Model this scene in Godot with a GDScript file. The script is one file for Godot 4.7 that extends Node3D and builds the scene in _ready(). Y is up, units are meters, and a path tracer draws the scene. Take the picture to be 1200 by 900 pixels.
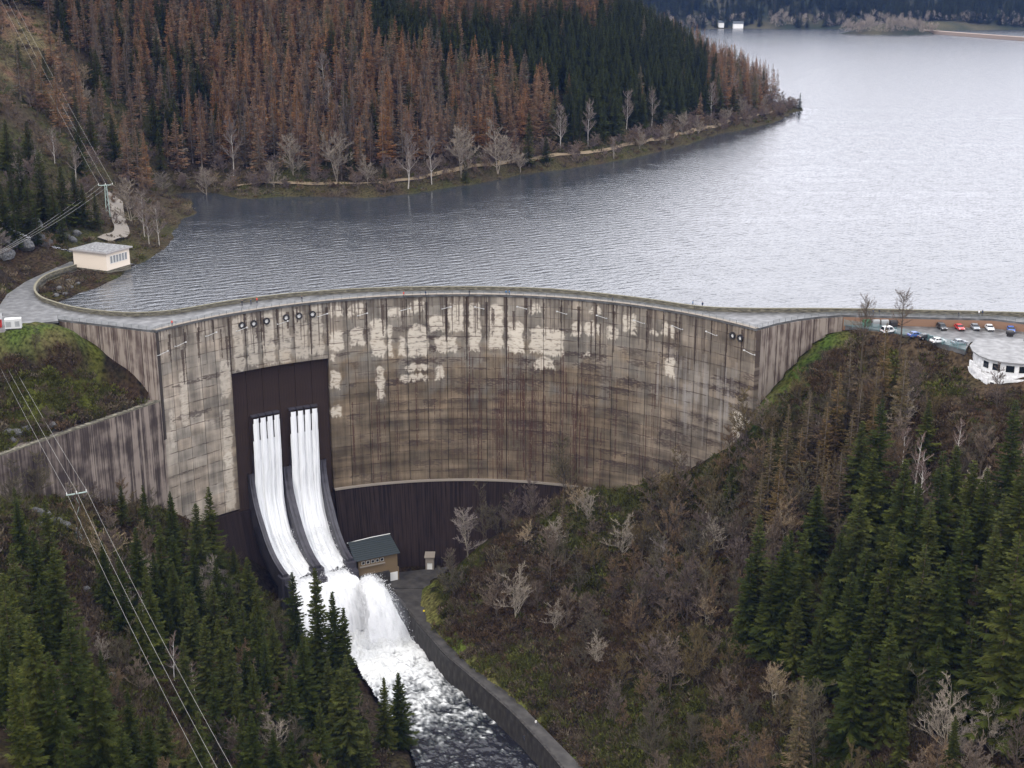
extends Node3D
# A curved concrete dam seen from the air, its reservoir and the wooded valley below it.
const CC := Vector2(-14.8, -306.2)   # centre of the arch
const RAD := 102.1                   # radius of the downstream face
var DX: Array = [-116.4,-106.2,-112.0,-84.4,-78.8,-69.8,-57.1,-40.7,-27.4,-97.1,-81.7,-74.7,-90.2,-92.9,-80.7,-91.7,-99.6,-60.5,-46.9,-67.4,-45.7,-31.9,-18.3,-2.2,-32.7,-29.7,-24.7,-16.5,0.0,14.3,-9.1,-20.6,-10.2,0.0,10.0,15.9,31.8,46.3,55.5,61.7,78.3,71.4,85.6,96.2,104.9,105.1,115.7,81.5,101.2,118.7,128.7,117.3,121.7,97.2,79.6,60.5,39.8,24.2,4.7,-7.2,-14.9,46.4,65.8,82.6,98.3,113.7,10.9,22.1,42.9,61.3,77.8,92.2,106.9,20.6,40.1,57.7,73.4,87.2,99.9,-135.0,-91.2,130.1,108.0,151.1,-101.0,-128.0,-119.0,-110.0,66.0,60.0,74.0,82.0,90.0,98.0,120.0,145.0,180.0,112.0,126.0,140.0,160.0,104.0,-14.0,-40.0,-70.0,-60.0,10.0,-30.0,-20.0,-10.0,25.0,35.0,-90.0,-150.0,120.0,-160.0,120.0,-10.0]
var DZ: Array = [-308.2,-313.3,-272.1,-197.1,-220.8,-244.5,-266.5,-285.5,-294.6,-300.9,-340.1,-362.8,-371.1,-245.5,-289.1,-275.0,-333.7,-348.4,-334.5,-322.1,-366.6,-352.7,-325.2,-305.2,-382.1,-395.7,-356.6,-338.8,-312.1,-285.7,-324.9,-376.5,-376.9,-376.6,-367.8,-395.1,-395.3,-385.5,-379.2,-371.5,-361.6,-363.1,-364.7,-370.6,-367.1,-358.0,-354.6,-352.7,-340.9,-334.9,-326.3,-321.8,-301.5,-321.0,-338.0,-359.9,-367.1,-352.5,-335.3,-346.5,-360.7,-338.0,-319.5,-300.9,-286.5,-276.2,-310.7,-314.9,-306.0,-291.8,-277.5,-263.3,-254.4,-288.6,-280.7,-269.7,-257.1,-244.5,-233.4,-267.5,-170.3,-257.7,-201.9,-306.4,-362.0,-316.0,-331.0,-345.0,-361.0,-372.0,-368.5,-374.0,-378.0,-378.0,-376.0,-374.0,-374.0,-364.0,-356.0,-345.0,-345.0,-371.0,-398.0,-392.0,-372.0,-352.0,-398.0,-280.0,-240.0,-180.0,-240.0,-180.0,-180.0,-180.0,-180.0,-120.0,-100.0,-100.0]
var DW: Array = [-0.2668,-0.0657,0.2449,-1.7565,0.0750,0.0083,-0.0526,-0.2653,-0.1346,0.0645,-0.0142,-0.0733,-0.2392,-0.0267,0.0647,-0.0483,-0.0196,0.0203,-0.0208,0.1467,0.0409,0.4777,0.5990,0.7927,-0.1306,-0.0817,-0.2564,-0.1982,-0.7022,-0.3818,-0.4058,0.1878,-0.4375,-0.5721,-0.0472,-1.2271,0.3553,0.0123,0.2051,1.0503,0.7884,-2.0780,-0.2264,0.5665,0.9489,0.0200,0.5909,-0.2940,-0.1601,-0.2076,0.0090,-0.1670,0.3382,0.1846,0.4430,1.7544,0.0326,0.2570,0.1389,-0.0835,0.0574,-0.0093,-0.0207,-0.1227,-0.1899,0.4022,0.0894,-0.1078,0.0419,-0.0080,0.0292,-0.2530,0.5217,0.2127,0.0722,0.0819,0.0924,-0.0513,0.3543,-0.4019,-3.7429,-0.8810,-0.7425,-0.1766,-0.2416,0.1462,-0.0443,-0.0327,-0.7053,-1.0913,0.3508,-0.1710,-0.4373,-0.1172,0.2021,0.0497,0.0607,-0.7183,-0.2624,-0.0392,0.0960,-0.9182,0.5834,0.0812,0.5647,0.0879,1.0545,0.3907,0.2970,0.3539,-0.1182,0.0147,4.7371,0.1818,0.5337,-0.1673,-0.2505,0.5040,-0.6285]
var UX: Array = [-131.6,-120.7,-145.2,-138.7,-126.0,-133.8,-124.9,-132.7,-116.6,-116.0,-122.9,-128.9,-108.6,-141.0,-151.7,-167.6,-101.0,-114.0,-128.0,-139.0,-140.0,-107.5,-116.0,-123.0,-128.0,-100.0,-112.0,-124.0,-138.0,-150.0,-155.0,-158.0,-153.0,-148.0,-90.0,-60.0,0.0,60.0,120.0,200.0,-110.0,-122.0,-128.0,-135.0,-140.0,-137.0,-134.0,-127.0,-118.0,-122.0,-124.0,-134.0,-116.0,-144.0,-150.0,-158.0,-150.0,-140.0,-128.0,-110.0,-170.0,-176.0,-185.0,-178.0,-190.0,-185.0,-172.0,-185.0,-178.0,-195.0,-175.0,-220.0,-230.0,-250.0,-200.0,-155.3,-113.4,-64.2,-31.6,0.0,44.3,86.1,118.3,166.9,208.4,-150.0,-110.0,-60.0,-25.0,5.0,50.0,92.0,125.0,172.0,-200.0,-150.0,-100.0,-50.0,0.0,50.0,95.0,130.0,165.0,195.0,-260.0,-200.0,-120.0,-50.0,0.0,50.0,90.0,125.0,155.0,178.0,190.0,-300.0,-200.0,-100.0,-20.0,40.0,80.0,105.0,130.0,60.0,0.0,-100.0,-250.0,-400.0,-400.0,-50.0,-250.0,80.0,0.0,-100.0,-60.0,-20.0,20.0,60.0,110.0,160.0,200.0,240.0,250.0,200.0,0.0,100.0,250.0,400.0,300.0,120.0]
var UZ: Array = [-356.5,-366.2,-382.3,-356.8,-359.7,-355.4,-354.6,-350.0,-364.7,-353.7,-346.3,-337.6,-360.0,-325.6,-354.9,-371.3,-364.5,-343.0,-320.0,-302.0,-325.0,-366.5,-370.0,-373.0,-375.0,-373.0,-377.0,-381.0,-382.0,-388.0,-400.0,-420.0,-436.0,-450.0,-400.0,-415.0,-425.0,-405.0,-400.0,-400.0,-398.0,-408.0,-418.0,-398.0,-412.0,-426.0,-440.0,-446.0,-450.0,-470.0,-492.0,-500.0,-490.0,-470.0,-500.0,-520.0,-540.0,-560.0,-560.0,-540.0,-440.0,-455.0,-470.0,-490.0,-510.0,-540.0,-410.0,-420.0,-385.0,-400.0,-560.0,-450.0,-550.0,-380.0,-340.0,-611.8,-602.3,-602.3,-631.6,-669.4,-711.7,-770.6,-830.9,-901.0,-995.7,-640.0,-625.0,-625.0,-652.0,-690.0,-735.0,-795.0,-855.0,-925.0,-640.0,-700.0,-690.0,-700.0,-750.0,-800.0,-860.0,-910.0,-960.0,-1010.0,-700.0,-760.0,-780.0,-800.0,-830.0,-870.0,-920.0,-965.0,-1010.0,-1060.0,-1110.0,-800.0,-860.0,-880.0,-910.0,-950.0,-1000.0,-1060.0,-1110.0,-1100.0,-1050.0,-1000.0,-1000.0,-900.0,-600.0,-1200.0,-1250.0,-1180.0,-1280.0,-585.0,-590.0,-600.0,-640.0,-690.0,-760.0,-830.0,-900.0,-980.0,-1080.0,-1180.0,-500.0,-550.0,-700.0,-900.0,-450.0,-1300.0]
var UW: Array = [-1.5173,-2.3274,-0.0118,-0.1146,0.2037,0.5280,0.2267,0.7704,1.9566,-0.0296,0.0969,-0.0277,-0.0214,-5.6034,-0.0874,0.2325,1.1187,-0.0446,-0.1040,0.1772,5.4703,-0.4892,-0.0617,0.6440,-0.1807,-1.0883,0.0556,0.0637,-0.0096,0.0185,0.2901,0.4562,-0.0221,0.0960,-0.0418,0.0876,-0.0403,-0.0271,-0.0146,-0.0150,0.2827,-0.0513,0.1187,-0.0761,-0.1628,-0.2210,-0.0940,-0.1184,0.1126,-0.1264,-0.3338,-0.0888,0.4395,-0.0829,0.0736,0.1169,0.1672,0.0656,-0.1233,-0.0721,0.4812,0.2204,-0.2263,0.2477,-0.2355,-0.1407,-0.4958,-0.2440,0.1784,-0.0467,-0.0051,-0.2504,-0.1133,-0.2170,0.2013,0.4671,-0.1926,-0.3675,0.0729,0.1092,-0.0066,0.0145,0.0950,-0.0363,-0.1638,0.3916,-0.0616,-0.0261,-0.0407,0.0752,0.0019,0.0001,0.0747,-0.0465,-0.4067,0.1969,-0.1379,-0.2590,0.0025,-0.0744,-0.0568,0.0583,0.0776,0.1134,-0.0118,0.1139,-0.0192,-0.1139,0.0025,-0.0543,-0.0396,-0.0345,-0.0415,-0.0243,-0.0138,-0.0760,-0.0333,-0.0450,-0.0483,-0.0865,-0.1072,-0.0734,0.1452,-0.0840,0.0665,-0.0253,-0.0514,-0.0162,-0.0130,-0.1282,-0.0529,0.1696,0.1748,0.2771,0.2927,-0.0247,0.0347,0.0662,0.1274,0.0316,0.1128,0.0947,0.0104,-0.0246,-0.0083,-0.0340,-0.0345,-0.0500,-0.0425,0.0250,27.7159]
var LAKE_LINE: Array = [Vector2(-144.8,-446.0),Vector2(-148.9,-434.1),Vector2(-149.7,-426.5),Vector2(-148.4,-416.7),Vector2(-145.9,-408.4),Vector2(-141.7,-400.5),Vector2(-136.8,-395.0),Vector2(-128.2,-387.6),Vector2(-118.0,-382.4),Vector2(-107.7,-380.4),Vector2(-98.5,-382.9),Vector2(-91.1,-388.6),Vector2(-83.6,-395.0),Vector2(-69.8,-403.3),Vector2(-57.4,-407.9),Vector2(-47.3,-410.8),Vector2(-34.3,-412.8),Vector2(-21.2,-413.6),Vector2(-5.3,-413.1),Vector2(10.5,-410.8),Vector2(25.9,-405.0),Vector2(40.8,-397.2),Vector2(50.2,-390.7),Vector2(57.2,-387.3),Vector2(69.4,-385.5),Vector2(99.0,-385.0),Vector2(146.8,-380.4),Vector2(192.9,-374.4),Vector2(258.9,-364.8)]
var ROAD_OUT: Array = [Vector2(-128.6,-375.2),Vector2(-134.4,-372.3),Vector2(-137.3,-366.6),Vector2(-139.7,-360.2),Vector2(-149.0,-360.2),Vector2(-159.0,-386.2),Vector2(-152.0,-394.6),Vector2(-154.7,-407.8),Vector2(-155.0,-425.6),Vector2(-152.6,-443.5),Vector2(-150.5,-458.7)]
var RIVER: Array = [Vector2(-38.8,-389.6),Vector2(-32.1,-372.1),Vector2(-24.6,-353.4),Vector2(-14.0,-332.5),Vector2(-4.5,-318.3),Vector2(3.3,-305.1),Vector2(8.4,-292.4),Vector2(15.8,-273.2),Vector2(-7.9,-273.2),Vector2(-20.4,-283.4),Vector2(-25.8,-302.0),Vector2(-40.0,-336.3),Vector2(-53.3,-366.6),Vector2(-66.3,-389.6),Vector2(-60.8,-404.6),Vector2(-48.8,-395.7)]
var RIVER_WALL: Array = [Vector2(-37.1,-381.7),Vector2(-33.8,-372.3),Vector2(-27.8,-358.9),Vector2(-18.9,-339.4),Vector2(-9.1,-323.4),Vector2(0.0,-308.3),Vector2(8.3,-291.3),Vector2(12.1,-282.1),Vector2(22.2,-254.2)]
var ROAD_RIGHT: Array = [Vector2(-26.1,-381.7),Vector2(-26.6,-372.9),Vector2(-25.3,-363.3),Vector2(-21.0,-352.0),Vector2(-11.6,-333.6),Vector2(0.0,-317.7),Vector2(10.5,-296.6),Vector2(17.8,-282.1),Vector2(29.6,-254.2)]
var GREEN: Array = [Vector2(-82,-780),Vector2(-70,-717),Vector2(-44,-727),Vector2(-27,-739),Vector2(-9,-734),Vector2(12,-758),Vector2(22,-742),Vector2(24,-703),Vector2(55,-736),Vector2(99,-796),Vector2(126,-869),Vector2(137,-976),Vector2(117,-1010),Vector2(85,-1010),Vector2(48,-877),Vector2(0,-807),Vector2(-37,-764),Vector2(-60,-768)]
var CLEARING: Array = [Vector2(-244,-632),Vector2(-224,-688),Vector2(-203,-637),Vector2(-193,-592),Vector2(-198,-564),Vector2(-219,-556)]
var CARPARK: Array = [Vector2(96, -381), Vector2(104, -375.5), Vector2(113, -368.2), Vector2(122.2, -354.5), Vector2(126.2, -362.6), Vector2(175, -362.6), Vector2(175, -368), Vector2(150, -370.4), Vector2(137, -377.9), Vector2(119, -379.2)]
var used := {}
var rng := RandomNumberGenerator.new()
var nz := FastNoiseLite.new()
var nz2 := FastNoiseLite.new()
var dv := PackedFloat32Array()
var uv_ := PackedFloat32Array()
var river_poly: PackedVector2Array
var road_poly: PackedVector2Array
var plaza_poly: PackedVector2Array
var park_poly: PackedVector2Array
var M := {}

class MB:
	var v := PackedVector3Array()
	var c := PackedColorArray()
	var u := PackedVector2Array()
	var n := PackedVector3Array()
	var col := Color.WHITE
	func tri(a: Vector3, b: Vector3, d: Vector3) -> void:
		v.push_back(a); v.push_back(b); v.push_back(d)
		c.push_back(col); c.push_back(col); c.push_back(col)
	func quad(a: Vector3, b: Vector3, d: Vector3, e: Vector3) -> void:
		tri(a, b, d); tri(a, d, e)
	func quad_uv(a: Vector3, b: Vector3, d: Vector3, e: Vector3, ua: Vector2, ub: Vector2, ud: Vector2, ue: Vector2) -> void:
		quad(a, b, d, e)
		for q in [ua, ub, ud, ua, ud, ue]: u.push_back(q)
	func box(t: Transform3D, s: Vector3, bev := 0.0) -> void:
		var h := s * 0.5
		if bev <= 0.0:
			var p := []
			for i in 8: p.append(t * Vector3(h.x if i & 1 else -h.x, h.y if i & 2 else -h.y, h.z if i & 4 else -h.z))
			for f in [[0, 1, 3, 2], [4, 6, 7, 5], [0, 4, 5, 1], [2, 3, 7, 6], [0, 2, 6, 4], [1, 5, 7, 3]]: quad(p[f[0]], p[f[1]], p[f[2]], p[f[3]])
			return
		prism_y(t, PackedVector2Array([Vector2(-h.x + bev, -h.z), Vector2(h.x - bev, -h.z), Vector2(h.x, -h.z + bev), Vector2(h.x, h.z - bev), Vector2(h.x - bev, h.z), Vector2(-h.x + bev, h.z), Vector2(-h.x, h.z - bev), Vector2(-h.x, -h.z + bev)]), -h.y, h.y)
	func prism_y(t: Transform3D, poly: PackedVector2Array, y0: float, y1: float, y0s: Array = [], y1s: Array = []) -> void:
		var k := poly.size()
		for i in k:
			var j := (i + 1) % k
			var a0: float = y0s[i] if y0s.size() else y0
			var a1: float = y1s[i] if y1s.size() else y1
			var b0: float = y0s[j] if y0s.size() else y0
			var b1: float = y1s[j] if y1s.size() else y1
			quad(t * Vector3(poly[i].x, a0, poly[i].y), t * Vector3(poly[i].x, a1, poly[i].y), t * Vector3(poly[j].x, b1, poly[j].y), t * Vector3(poly[j].x, b0, poly[j].y))
		var id := Geometry2D.triangulate_polygon(poly)
		for q in range(0, id.size(), 3):
			for s in 2:
				var pts := []
				for w in 3:
					var m := id[q + w]
					var yy: float = (y1s[m] if y1s.size() else y1) if s else (y0s[m] if y0s.size() else y0)
					pts.append(t * Vector3(poly[m].x, yy, poly[m].y))
				tri(pts[0], pts[1], pts[2])
	func tube(pts: Array, rads: Array, k := 5) -> void:
		var rings := []
		for i in pts.size():
			var d: Vector3 = (pts[min(i + 1, pts.size() - 1)] - pts[max(i - 1, 0)]).normalized()
			var a := d.cross(Vector3.UP if absf(d.y) < 0.95 else Vector3.RIGHT).normalized()
			var b := d.cross(a)
			var ring := []
			for j in k:
				var an := TAU * j / k
				ring.append(pts[i] + (a * cos(an) + b * sin(an)) * rads[i])
			rings.append(ring)
		for i in rings.size() - 1:
			for j in k:
				var q := (j + 1) % k
				quad(rings[i][j], rings[i][q], rings[i + 1][q], rings[i + 1][j])
		for j in range(1, k - 1):
			tri(rings[0][0], rings[0][j], rings[0][j + 1])
			tri(rings[-1][0], rings[-1][j + 1], rings[-1][j])
	func mesh() -> ArrayMesh:
		var a := []
		a.resize(Mesh.ARRAY_MAX)
		a[Mesh.ARRAY_VERTEX] = v
		a[Mesh.ARRAY_COLOR] = c
		if u.size() == v.size(): a[Mesh.ARRAY_TEX_UV] = u
		if n.size() == v.size(): a[Mesh.ARRAY_NORMAL] = n
		var m := ArrayMesh.new()
		m.add_surface_from_arrays(Mesh.PRIMITIVE_TRIANGLES, a)
		return m

# ---------------------------------------------------------------- helpers
func numbered(s: String) -> String:
	var k: int = used.get(s, 0)
	used[s] = k + 1
	return s if k == 0 else "%s_%03d" % [s, k]
func tag(o: Node3D, label: String, cat: String, group := "") -> void:
	o.set_meta("label", label); o.set_meta("category", cat)
	if group != "": o.set_meta("group", group)
func thing(nm: String, label: String, cat: String, at := Vector3.ZERO, turn := 0.0, group := "") -> Node3D:
	var o := Node3D.new()
	o.name = numbered(nm); add_child(o)
	o.position = at; o.rotation.y = turn
	tag(o, label, cat, group)
	return o
func part(p: Node, nm: String, m: Mesh, mt: Material) -> MeshInstance3D:
	var o := MeshInstance3D.new()
	o.mesh = m; o.material_override = mt; o.name = nm
	p.add_child(o, true)
	return o
func ground(nm: String, m: Mesh, mt: Material, kind := "structure") -> MeshInstance3D:
	var o := MeshInstance3D.new()
	o.mesh = m; o.material_override = mt; o.name = numbered(nm); o.set_meta("kind", kind)
	add_child(o)
	return o
func copy(src: Node3D, nm: String, label: String, at: Vector3, turn: float, sc: Vector3, group := "") -> Node3D:
	var o: Node3D = src.duplicate()
	o.name = numbered(nm); add_child(o)
	o.position = at; o.rotation = Vector3(0, turn, 0); o.scale = sc
	tag(o, label, o.get_meta("category"), group)
	return o
func lin(r: float, g: float, b: float) -> Color:
	return Color(r, g, b).linear_to_srgb()
func mat(col: Color, rough := 0.85, vc := false) -> StandardMaterial3D:
	var m := StandardMaterial3D.new()
	m.albedo_color = col; m.roughness = rough; m.metallic_specular = 0.4
	m.vertex_color_use_as_albedo = vc
	m.cull_mode = BaseMaterial3D.CULL_DISABLED
	return m
func noise_tex(freq: float, oct: int, lo: float, hi: float, seed_: int, size := 512) -> ImageTexture:
	var f := FastNoiseLite.new()
	f.seed = seed_; f.frequency = freq; f.fractal_octaves = oct
	var im := f.get_seamless_image(size, size)
	im.convert(Image.FORMAT_L8)
	var d := im.get_data()
	for i in d.size(): d[i] = int(255.0 * clampf(lo + (hi - lo) * (d[i] / 255.0), 0, 1))
	return ImageTexture.create_from_image(Image.create_from_data(size, size, false, Image.FORMAT_L8, d))
func arc(ang: float, r: float, y: float) -> Vector3:
	var a := deg_to_rad(ang)
	return Vector3(CC.x + r * sin(a), y, CC.y - r * cos(a))
func p3(p: Vector2, y: float) -> Vector3:
	return Vector3(p.x, y, p.y)

# ---------------------------------------------------------------- terrain
func rbf(xs: Array, zs: Array, w: Array, x: float, z: float) -> float:
	var s: float = w[w.size() - 1]
	for i in xs.size():
		var dx: float = x - xs[i]
		var dz: float = z - zs[i]
		s += w[i] * sqrt(dx * dx + dz * dz + 9.0)
	return s
func in_front(x: float, z: float) -> bool:
	if x < -98.5:
		var dx := -29.5
		var dz := 45.5
		return ((x + 98.5) * dz - (z + 363.5) * dx) / 54.22 > -2.2
	if x < 68.0: return Vector2(x, z).distance_to(CC) < RAD + 4.0 or z > CC.y
	if x < 95.0: return z > -367.3 - (x - 68.0) * 14.5 / 27.0 - 1.5
	return z > -381.0
func height(x: float, z: float) -> float:
	if z < -1350.0: return far_height(x, z)
	var p := Vector2(x, z)
	var h: float
	if in_front(x, z):
		h = rbf(DX, DZ, DW, x, z)
		var flat := false
		if x > -75 and x < 35 and z > -400 and z < -235:
			if Geometry2D.is_point_in_polygon(p, river_poly): return -94.5
			if Geometry2D.is_point_in_polygon(p, road_poly): return -85.0
		if x > 92 and Geometry2D.is_point_in_polygon(p, park_poly): return -1.7
	else:
		h = rbf(UX, UZ, UW, x, z)
		if h > 86.0: h = 86.0 + (h - 86.0) * 0.2
		if x < -90 and Geometry2D.is_point_in_polygon(p, plaza_poly): return minf(h, 1.3)
		if absf(h) < 1.2 and z > -480: return h
	var k := clampf(absf(z) / 900.0, 0.3, 1.0)
	return h + nz.get_noise_2d(x * 3.0, z * 3.0) * 1.6 * k + nz.get_noise_2d(x * 11.0, z * 11.0) * 0.5
func far_height(x: float, z: float) -> float:
	var h := (-2300.0 - z) * 0.34 + nz.get_noise_2d(x * 0.25, z * 0.25) * 26.0
	var di := Vector2((x - 575.0) / 75.0, (z + 2150.0) / 34.0).length()
	return maxf(minf(h, 170.0 + nz.get_noise_2d(x * 0.2, z * 0.2) * 60.0), (1.0 - di) * 16.0)

func terrain(nm: String, x0: float, x1: float, z0: float, z1: float, st: float, colour: Callable, mt: Material) -> void:
	var w := int((x1 - x0) / st) + 1
	var l := int((z1 - z0) / st) + 1
	var hs := PackedFloat32Array()
	hs.resize(w * l)
	for j in l:
		for i in w: hs[j * w + i] = height(x0 + i * st, z0 + j * st)
	var vs := PackedVector3Array()
	var ns := PackedVector3Array()
	var cs := PackedColorArray()
	var id := PackedInt32Array()
	for j in l:
		for i in w:
			var x := x0 + i * st
			var z := z0 + j * st
			vs.push_back(Vector3(x, hs[j * w + i], z))
			var gx := (hs[j * w + mini(i + 1, w - 1)] - hs[j * w + maxi(i - 1, 0)]) / (2 * st)
			var gz := (hs[mini(j + 1, l - 1) * w + i] - hs[maxi(j - 1, 0) * w + i]) / (2 * st)
			ns.push_back(Vector3(-gx, 1, -gz).normalized())
			cs.push_back(colour.call(x, z, hs[j * w + i]))
	for j in l - 1:
		for i in w - 1:
			var a := j * w + i
			var lo := minf(minf(hs[a], hs[a + 1]), minf(hs[a + w], hs[a + w + 1]))
			if maxf(maxf(hs[a], hs[a + 1]), maxf(hs[a + w], hs[a + w + 1])) - lo > 12.0 * st / 2.0 and st < 3.0: continue
			id.append_array(PackedInt32Array([a, a + 1, a + w + 1, a, a + w + 1, a + w]))
	var ar := []
	ar.resize(Mesh.ARRAY_MAX)
	ar[Mesh.ARRAY_VERTEX] = vs; ar[Mesh.ARRAY_NORMAL] = ns; ar[Mesh.ARRAY_COLOR] = cs; ar[Mesh.ARRAY_INDEX] = id
	var m := ArrayMesh.new()
	m.add_surface_from_arrays(Mesh.PRIMITIVE_TRIANGLES, ar)
	ground(nm, m, mt)
func slope_colour(x: float, z: float, h: float) -> Color:
	var a := nz2.get_noise_2d(x * 2.2, z * 2.2)
	var b := nz2.get_noise_2d(x * 7.0 + 300, z * 7.0)
	var e := nz2.get_noise_2d(x * 1.1 - 900, z * 1.1 + 500)
	var c := Color(0.022, 0.017, 0.012)
	c = c.lerp(Color(0.036, 0.025, 0.016), clampf(0.5 + b * 2.2, 0, 1))
	c = c.lerp(Color(0.058, 0.045, 0.029), clampf(e * 3.0, 0, 0.8))
	c = c.lerp(Color(0.036, 0.040, 0.011), clampf(a * 3.4 + b * 1.2 - 0.25, 0, 0.9))
	if z > -385 and x > 66 and h > -20 and h < -0.5:
		var g := clampf((92.0 - x) / 14.0 + b * 1.5, 0, 1)
		c = c.lerp(Color(0.050, 0.072, 0.016), g)
		c = c.lerp(Color(0.082, 0.056, 0.036), clampf((1.0 - g) * (0.5 + b * 2.0), 0, 0.7))
	if x > 66 and x < 97 and Geometry2D.get_closest_point_to_segment(Vector2(x, z), Vector2(68, -366.5), Vector2(95, -382)).distance_to(Vector2(x, z)) < 7.0 + b * 6.0:
		c = Color(0.042, 0.064, 0.014).lerp(Color(0.060, 0.062, 0.021), clampf(0.5 + b * 2.0, 0, 1))
	if x < -100 and z > -400 and z < -330 and h > -2.4:
		c = Color(0.050, 0.068, 0.018).lerp(Color(0.085, 0.074, 0.032), clampf(0.4 + b * 1.6, 0, 1))
	elif x < -98 and z > -372 and z < -300 and h > -19:
		c = c.lerp(Color(0.10, 0.11, 0.022), clampf(a * 4.0 + e * 2.0, 0, 0.85))
	if x > -34 and x < 60 and z < -240:   # mossy verge beside the valley road
		var dd := 99.0
		for i in ROAD_RIGHT.size() - 1:
			dd = minf(dd, Geometry2D.get_closest_point_to_segment(Vector2(x, z), ROAD_RIGHT[i], ROAD_RIGHT[i + 1]).distance_to(Vector2(x, z)))
		if dd < 3.2 + b * 2.0: c = Color(0.085, 0.115, 0.022).lerp(Color(0.12, 0.11, 0.04), clampf(0.5 + a * 2, 0, 1))
	return c
func hill_colour(x: float, z: float, h: float) -> Color:
	var a := nz2.get_noise_2d(x * 1.5, z * 1.5)
	var b := nz2.get_noise_2d(x * 5.0, z * 5.0)
	var c := Color(0.050, 0.036, 0.026).lerp(Color(0.040, 0.040, 0.017), clampf(0.4 + a * 2.5, 0, 1))
	if h < 6.0: c = c.lerp(Color(0.058, 0.050, 0.025), clampf(0.5 + b * 2, 0, 1))
	if Geometry2D.is_point_in_polygon(Vector2(x, z), PackedVector2Array(CLEARING)):
		c = Color(0.12, 0.068, 0.044).lerp(Color(0.10, 0.085, 0.045), clampf(0.5 + b * 3, 0, 1)).lerp(Color(0.03, 0.033, 0.015), clampf(0.2 + a * 4, 0, 1))
	return c
func far_colour(x: float, z: float, _h: float) -> Color:
	return Color(0.035, 0.04, 0.025).lerp(Color(0.09, 0.08, 0.05), clampf(0.2 + nz2.get_noise_2d(x, z) * 2, 0, 1))

# ---------------------------------------------------------------- vegetation meshes
func spruce_mesh(seed_: int, wide: float, bare: float, pal: Array, droop := 1.0, fine := 1.0) -> Array:
	var r := RandomNumberGenerator.new()
	r.seed = seed_
	var t := MB.new()
	t.col = Color(0.075, 0.055, 0.042)
	if bare > 0.3: t.col = Color(0.16, 0.13, 0.11)
	var tp := []
	var tr := []
	for i in 7:
		var f := i / 6.0
		tp.append(Vector3(sin(f * 5.0 + seed_) * 0.10, f * 19.7 - 0.6 * (1 - f), cos(f * 4.0 + seed_) * 0.10)); tr.append(0.30 * (1 - f) + 0.025)
	t.tube(tp, tr, 6)
	var m := MB.new()
	var y := 1.0 + 2.0 * bare + r.randf() * 1.0
	while y < 19.75:
		var f := y / 20.0
		var ln0 := wide * pow(1.0 - f, 0.92) * (1.0 if f > 0.16 else 0.72 + f * 1.75) + 0.12
		ln0 *= 1.0 + 0.16 * sin(y * 1.7 + seed_)
		var nb := 6 if f < 0.85 else 5
		var off := r.randf() * TAU
		for b in nb:
			if r.randf() < bare * 0.35: continue
			var az := off + TAU * (b + r.randf_range(-0.35, 0.35)) / nb
			var ln := ln0 * (r.randf_range(0.62, 1.18) if r.randf() > 0.12 else r.randf_range(0.25, 0.6))
			var d := Vector3(cos(az), 0, sin(az))
			var sd := Vector3(-d.z, 0, d.x)
			var dr := (0.42 - 0.75 * f) * droop * r.randf_range(0.7, 1.2)
			var p0 := Vector3(0, y, 0)
			var tone: Color = pal[r.randi() % pal.size()] * r.randf_range(0.75, 1.25)
			tone.a = 1
			m.col = tone
			var seg := int(4 + ln * 2.6 * fine)
			var prev := p0
			for k in range(1, seg + 1):
				var s := float(k) / seg
				var p := p0 + d * ln * s + Vector3(0, -dr * ln * s * (1.15 - 0.35 * s * s) + 0.10 * ln * s * s * s, 0)
				# woody spine
				if k % 2 == 0: m.tri(prev + Vector3(0, 0.03, 0), p, prev - Vector3(0, 0.04, 0))
				if bare < 0.95 or k % 2 == 0:
					for q in [-1.0, 1.0]:
						if r.randf() < bare * 0.45: continue
						var wl := (0.24 + 0.50 * (1.0 - absf(s - 0.45))) * (0.32 * ln + 0.22) * r.randf_range(0.7, 1.25)
						var dirn: Vector3 = (sd * q * r.randf_range(0.7, 1.0) + d * 0.65 + Vector3(0, r.randf_range(-0.62, 0.06), 0)).normalized()
						var wd := (0.15 if bare < 0.3 else 0.085) * r.randf_range(0.8, 1.3)
						m.col = tone * r.randf_range(0.8, 1.2)
						m.tri(prev - d * wd, p.lerp(prev, 0.3) + d * wd, p + dirn * wl)
					if r.randf() > 0.35 + bare * 0.5:   # hanging twigs
						m.tri(prev, p, p.lerp(prev, 0.5) + Vector3(r.randf_range(-0.1, 0.1), -r.randf_range(0.18, 0.5) * (0.5 + 0.2 * ln), r.randf_range(-0.1, 0.1)))
				prev = p
		y += lerpf(0.52, 0.26, f) * (1.0 + bare * 0.25) * r.randf_range(0.8, 1.2)
	m.col = pal[0]
	m.tri(Vector3(-0.05, 19.0, 0), Vector3(0.05, 19.0, 0), Vector3(0, 20.3, 0)); m.tri(Vector3(0, 19.0, -0.05), Vector3(0, 19.0, 0.05), Vector3(0, 20.3, 0))
	return [t.mesh(), m.mesh()]

func twig(m: MB, a: Vector3, b: Vector3, w: float, r: RandomNumberGenerator) -> void:
	var s := (b - a).cross(Vector3(r.randf_range(-1, 1), r.randf_range(-1, 1), r.randf_range(-1, 1))).normalized() * w
	m.tri(a - s, a + s, b)
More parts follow.
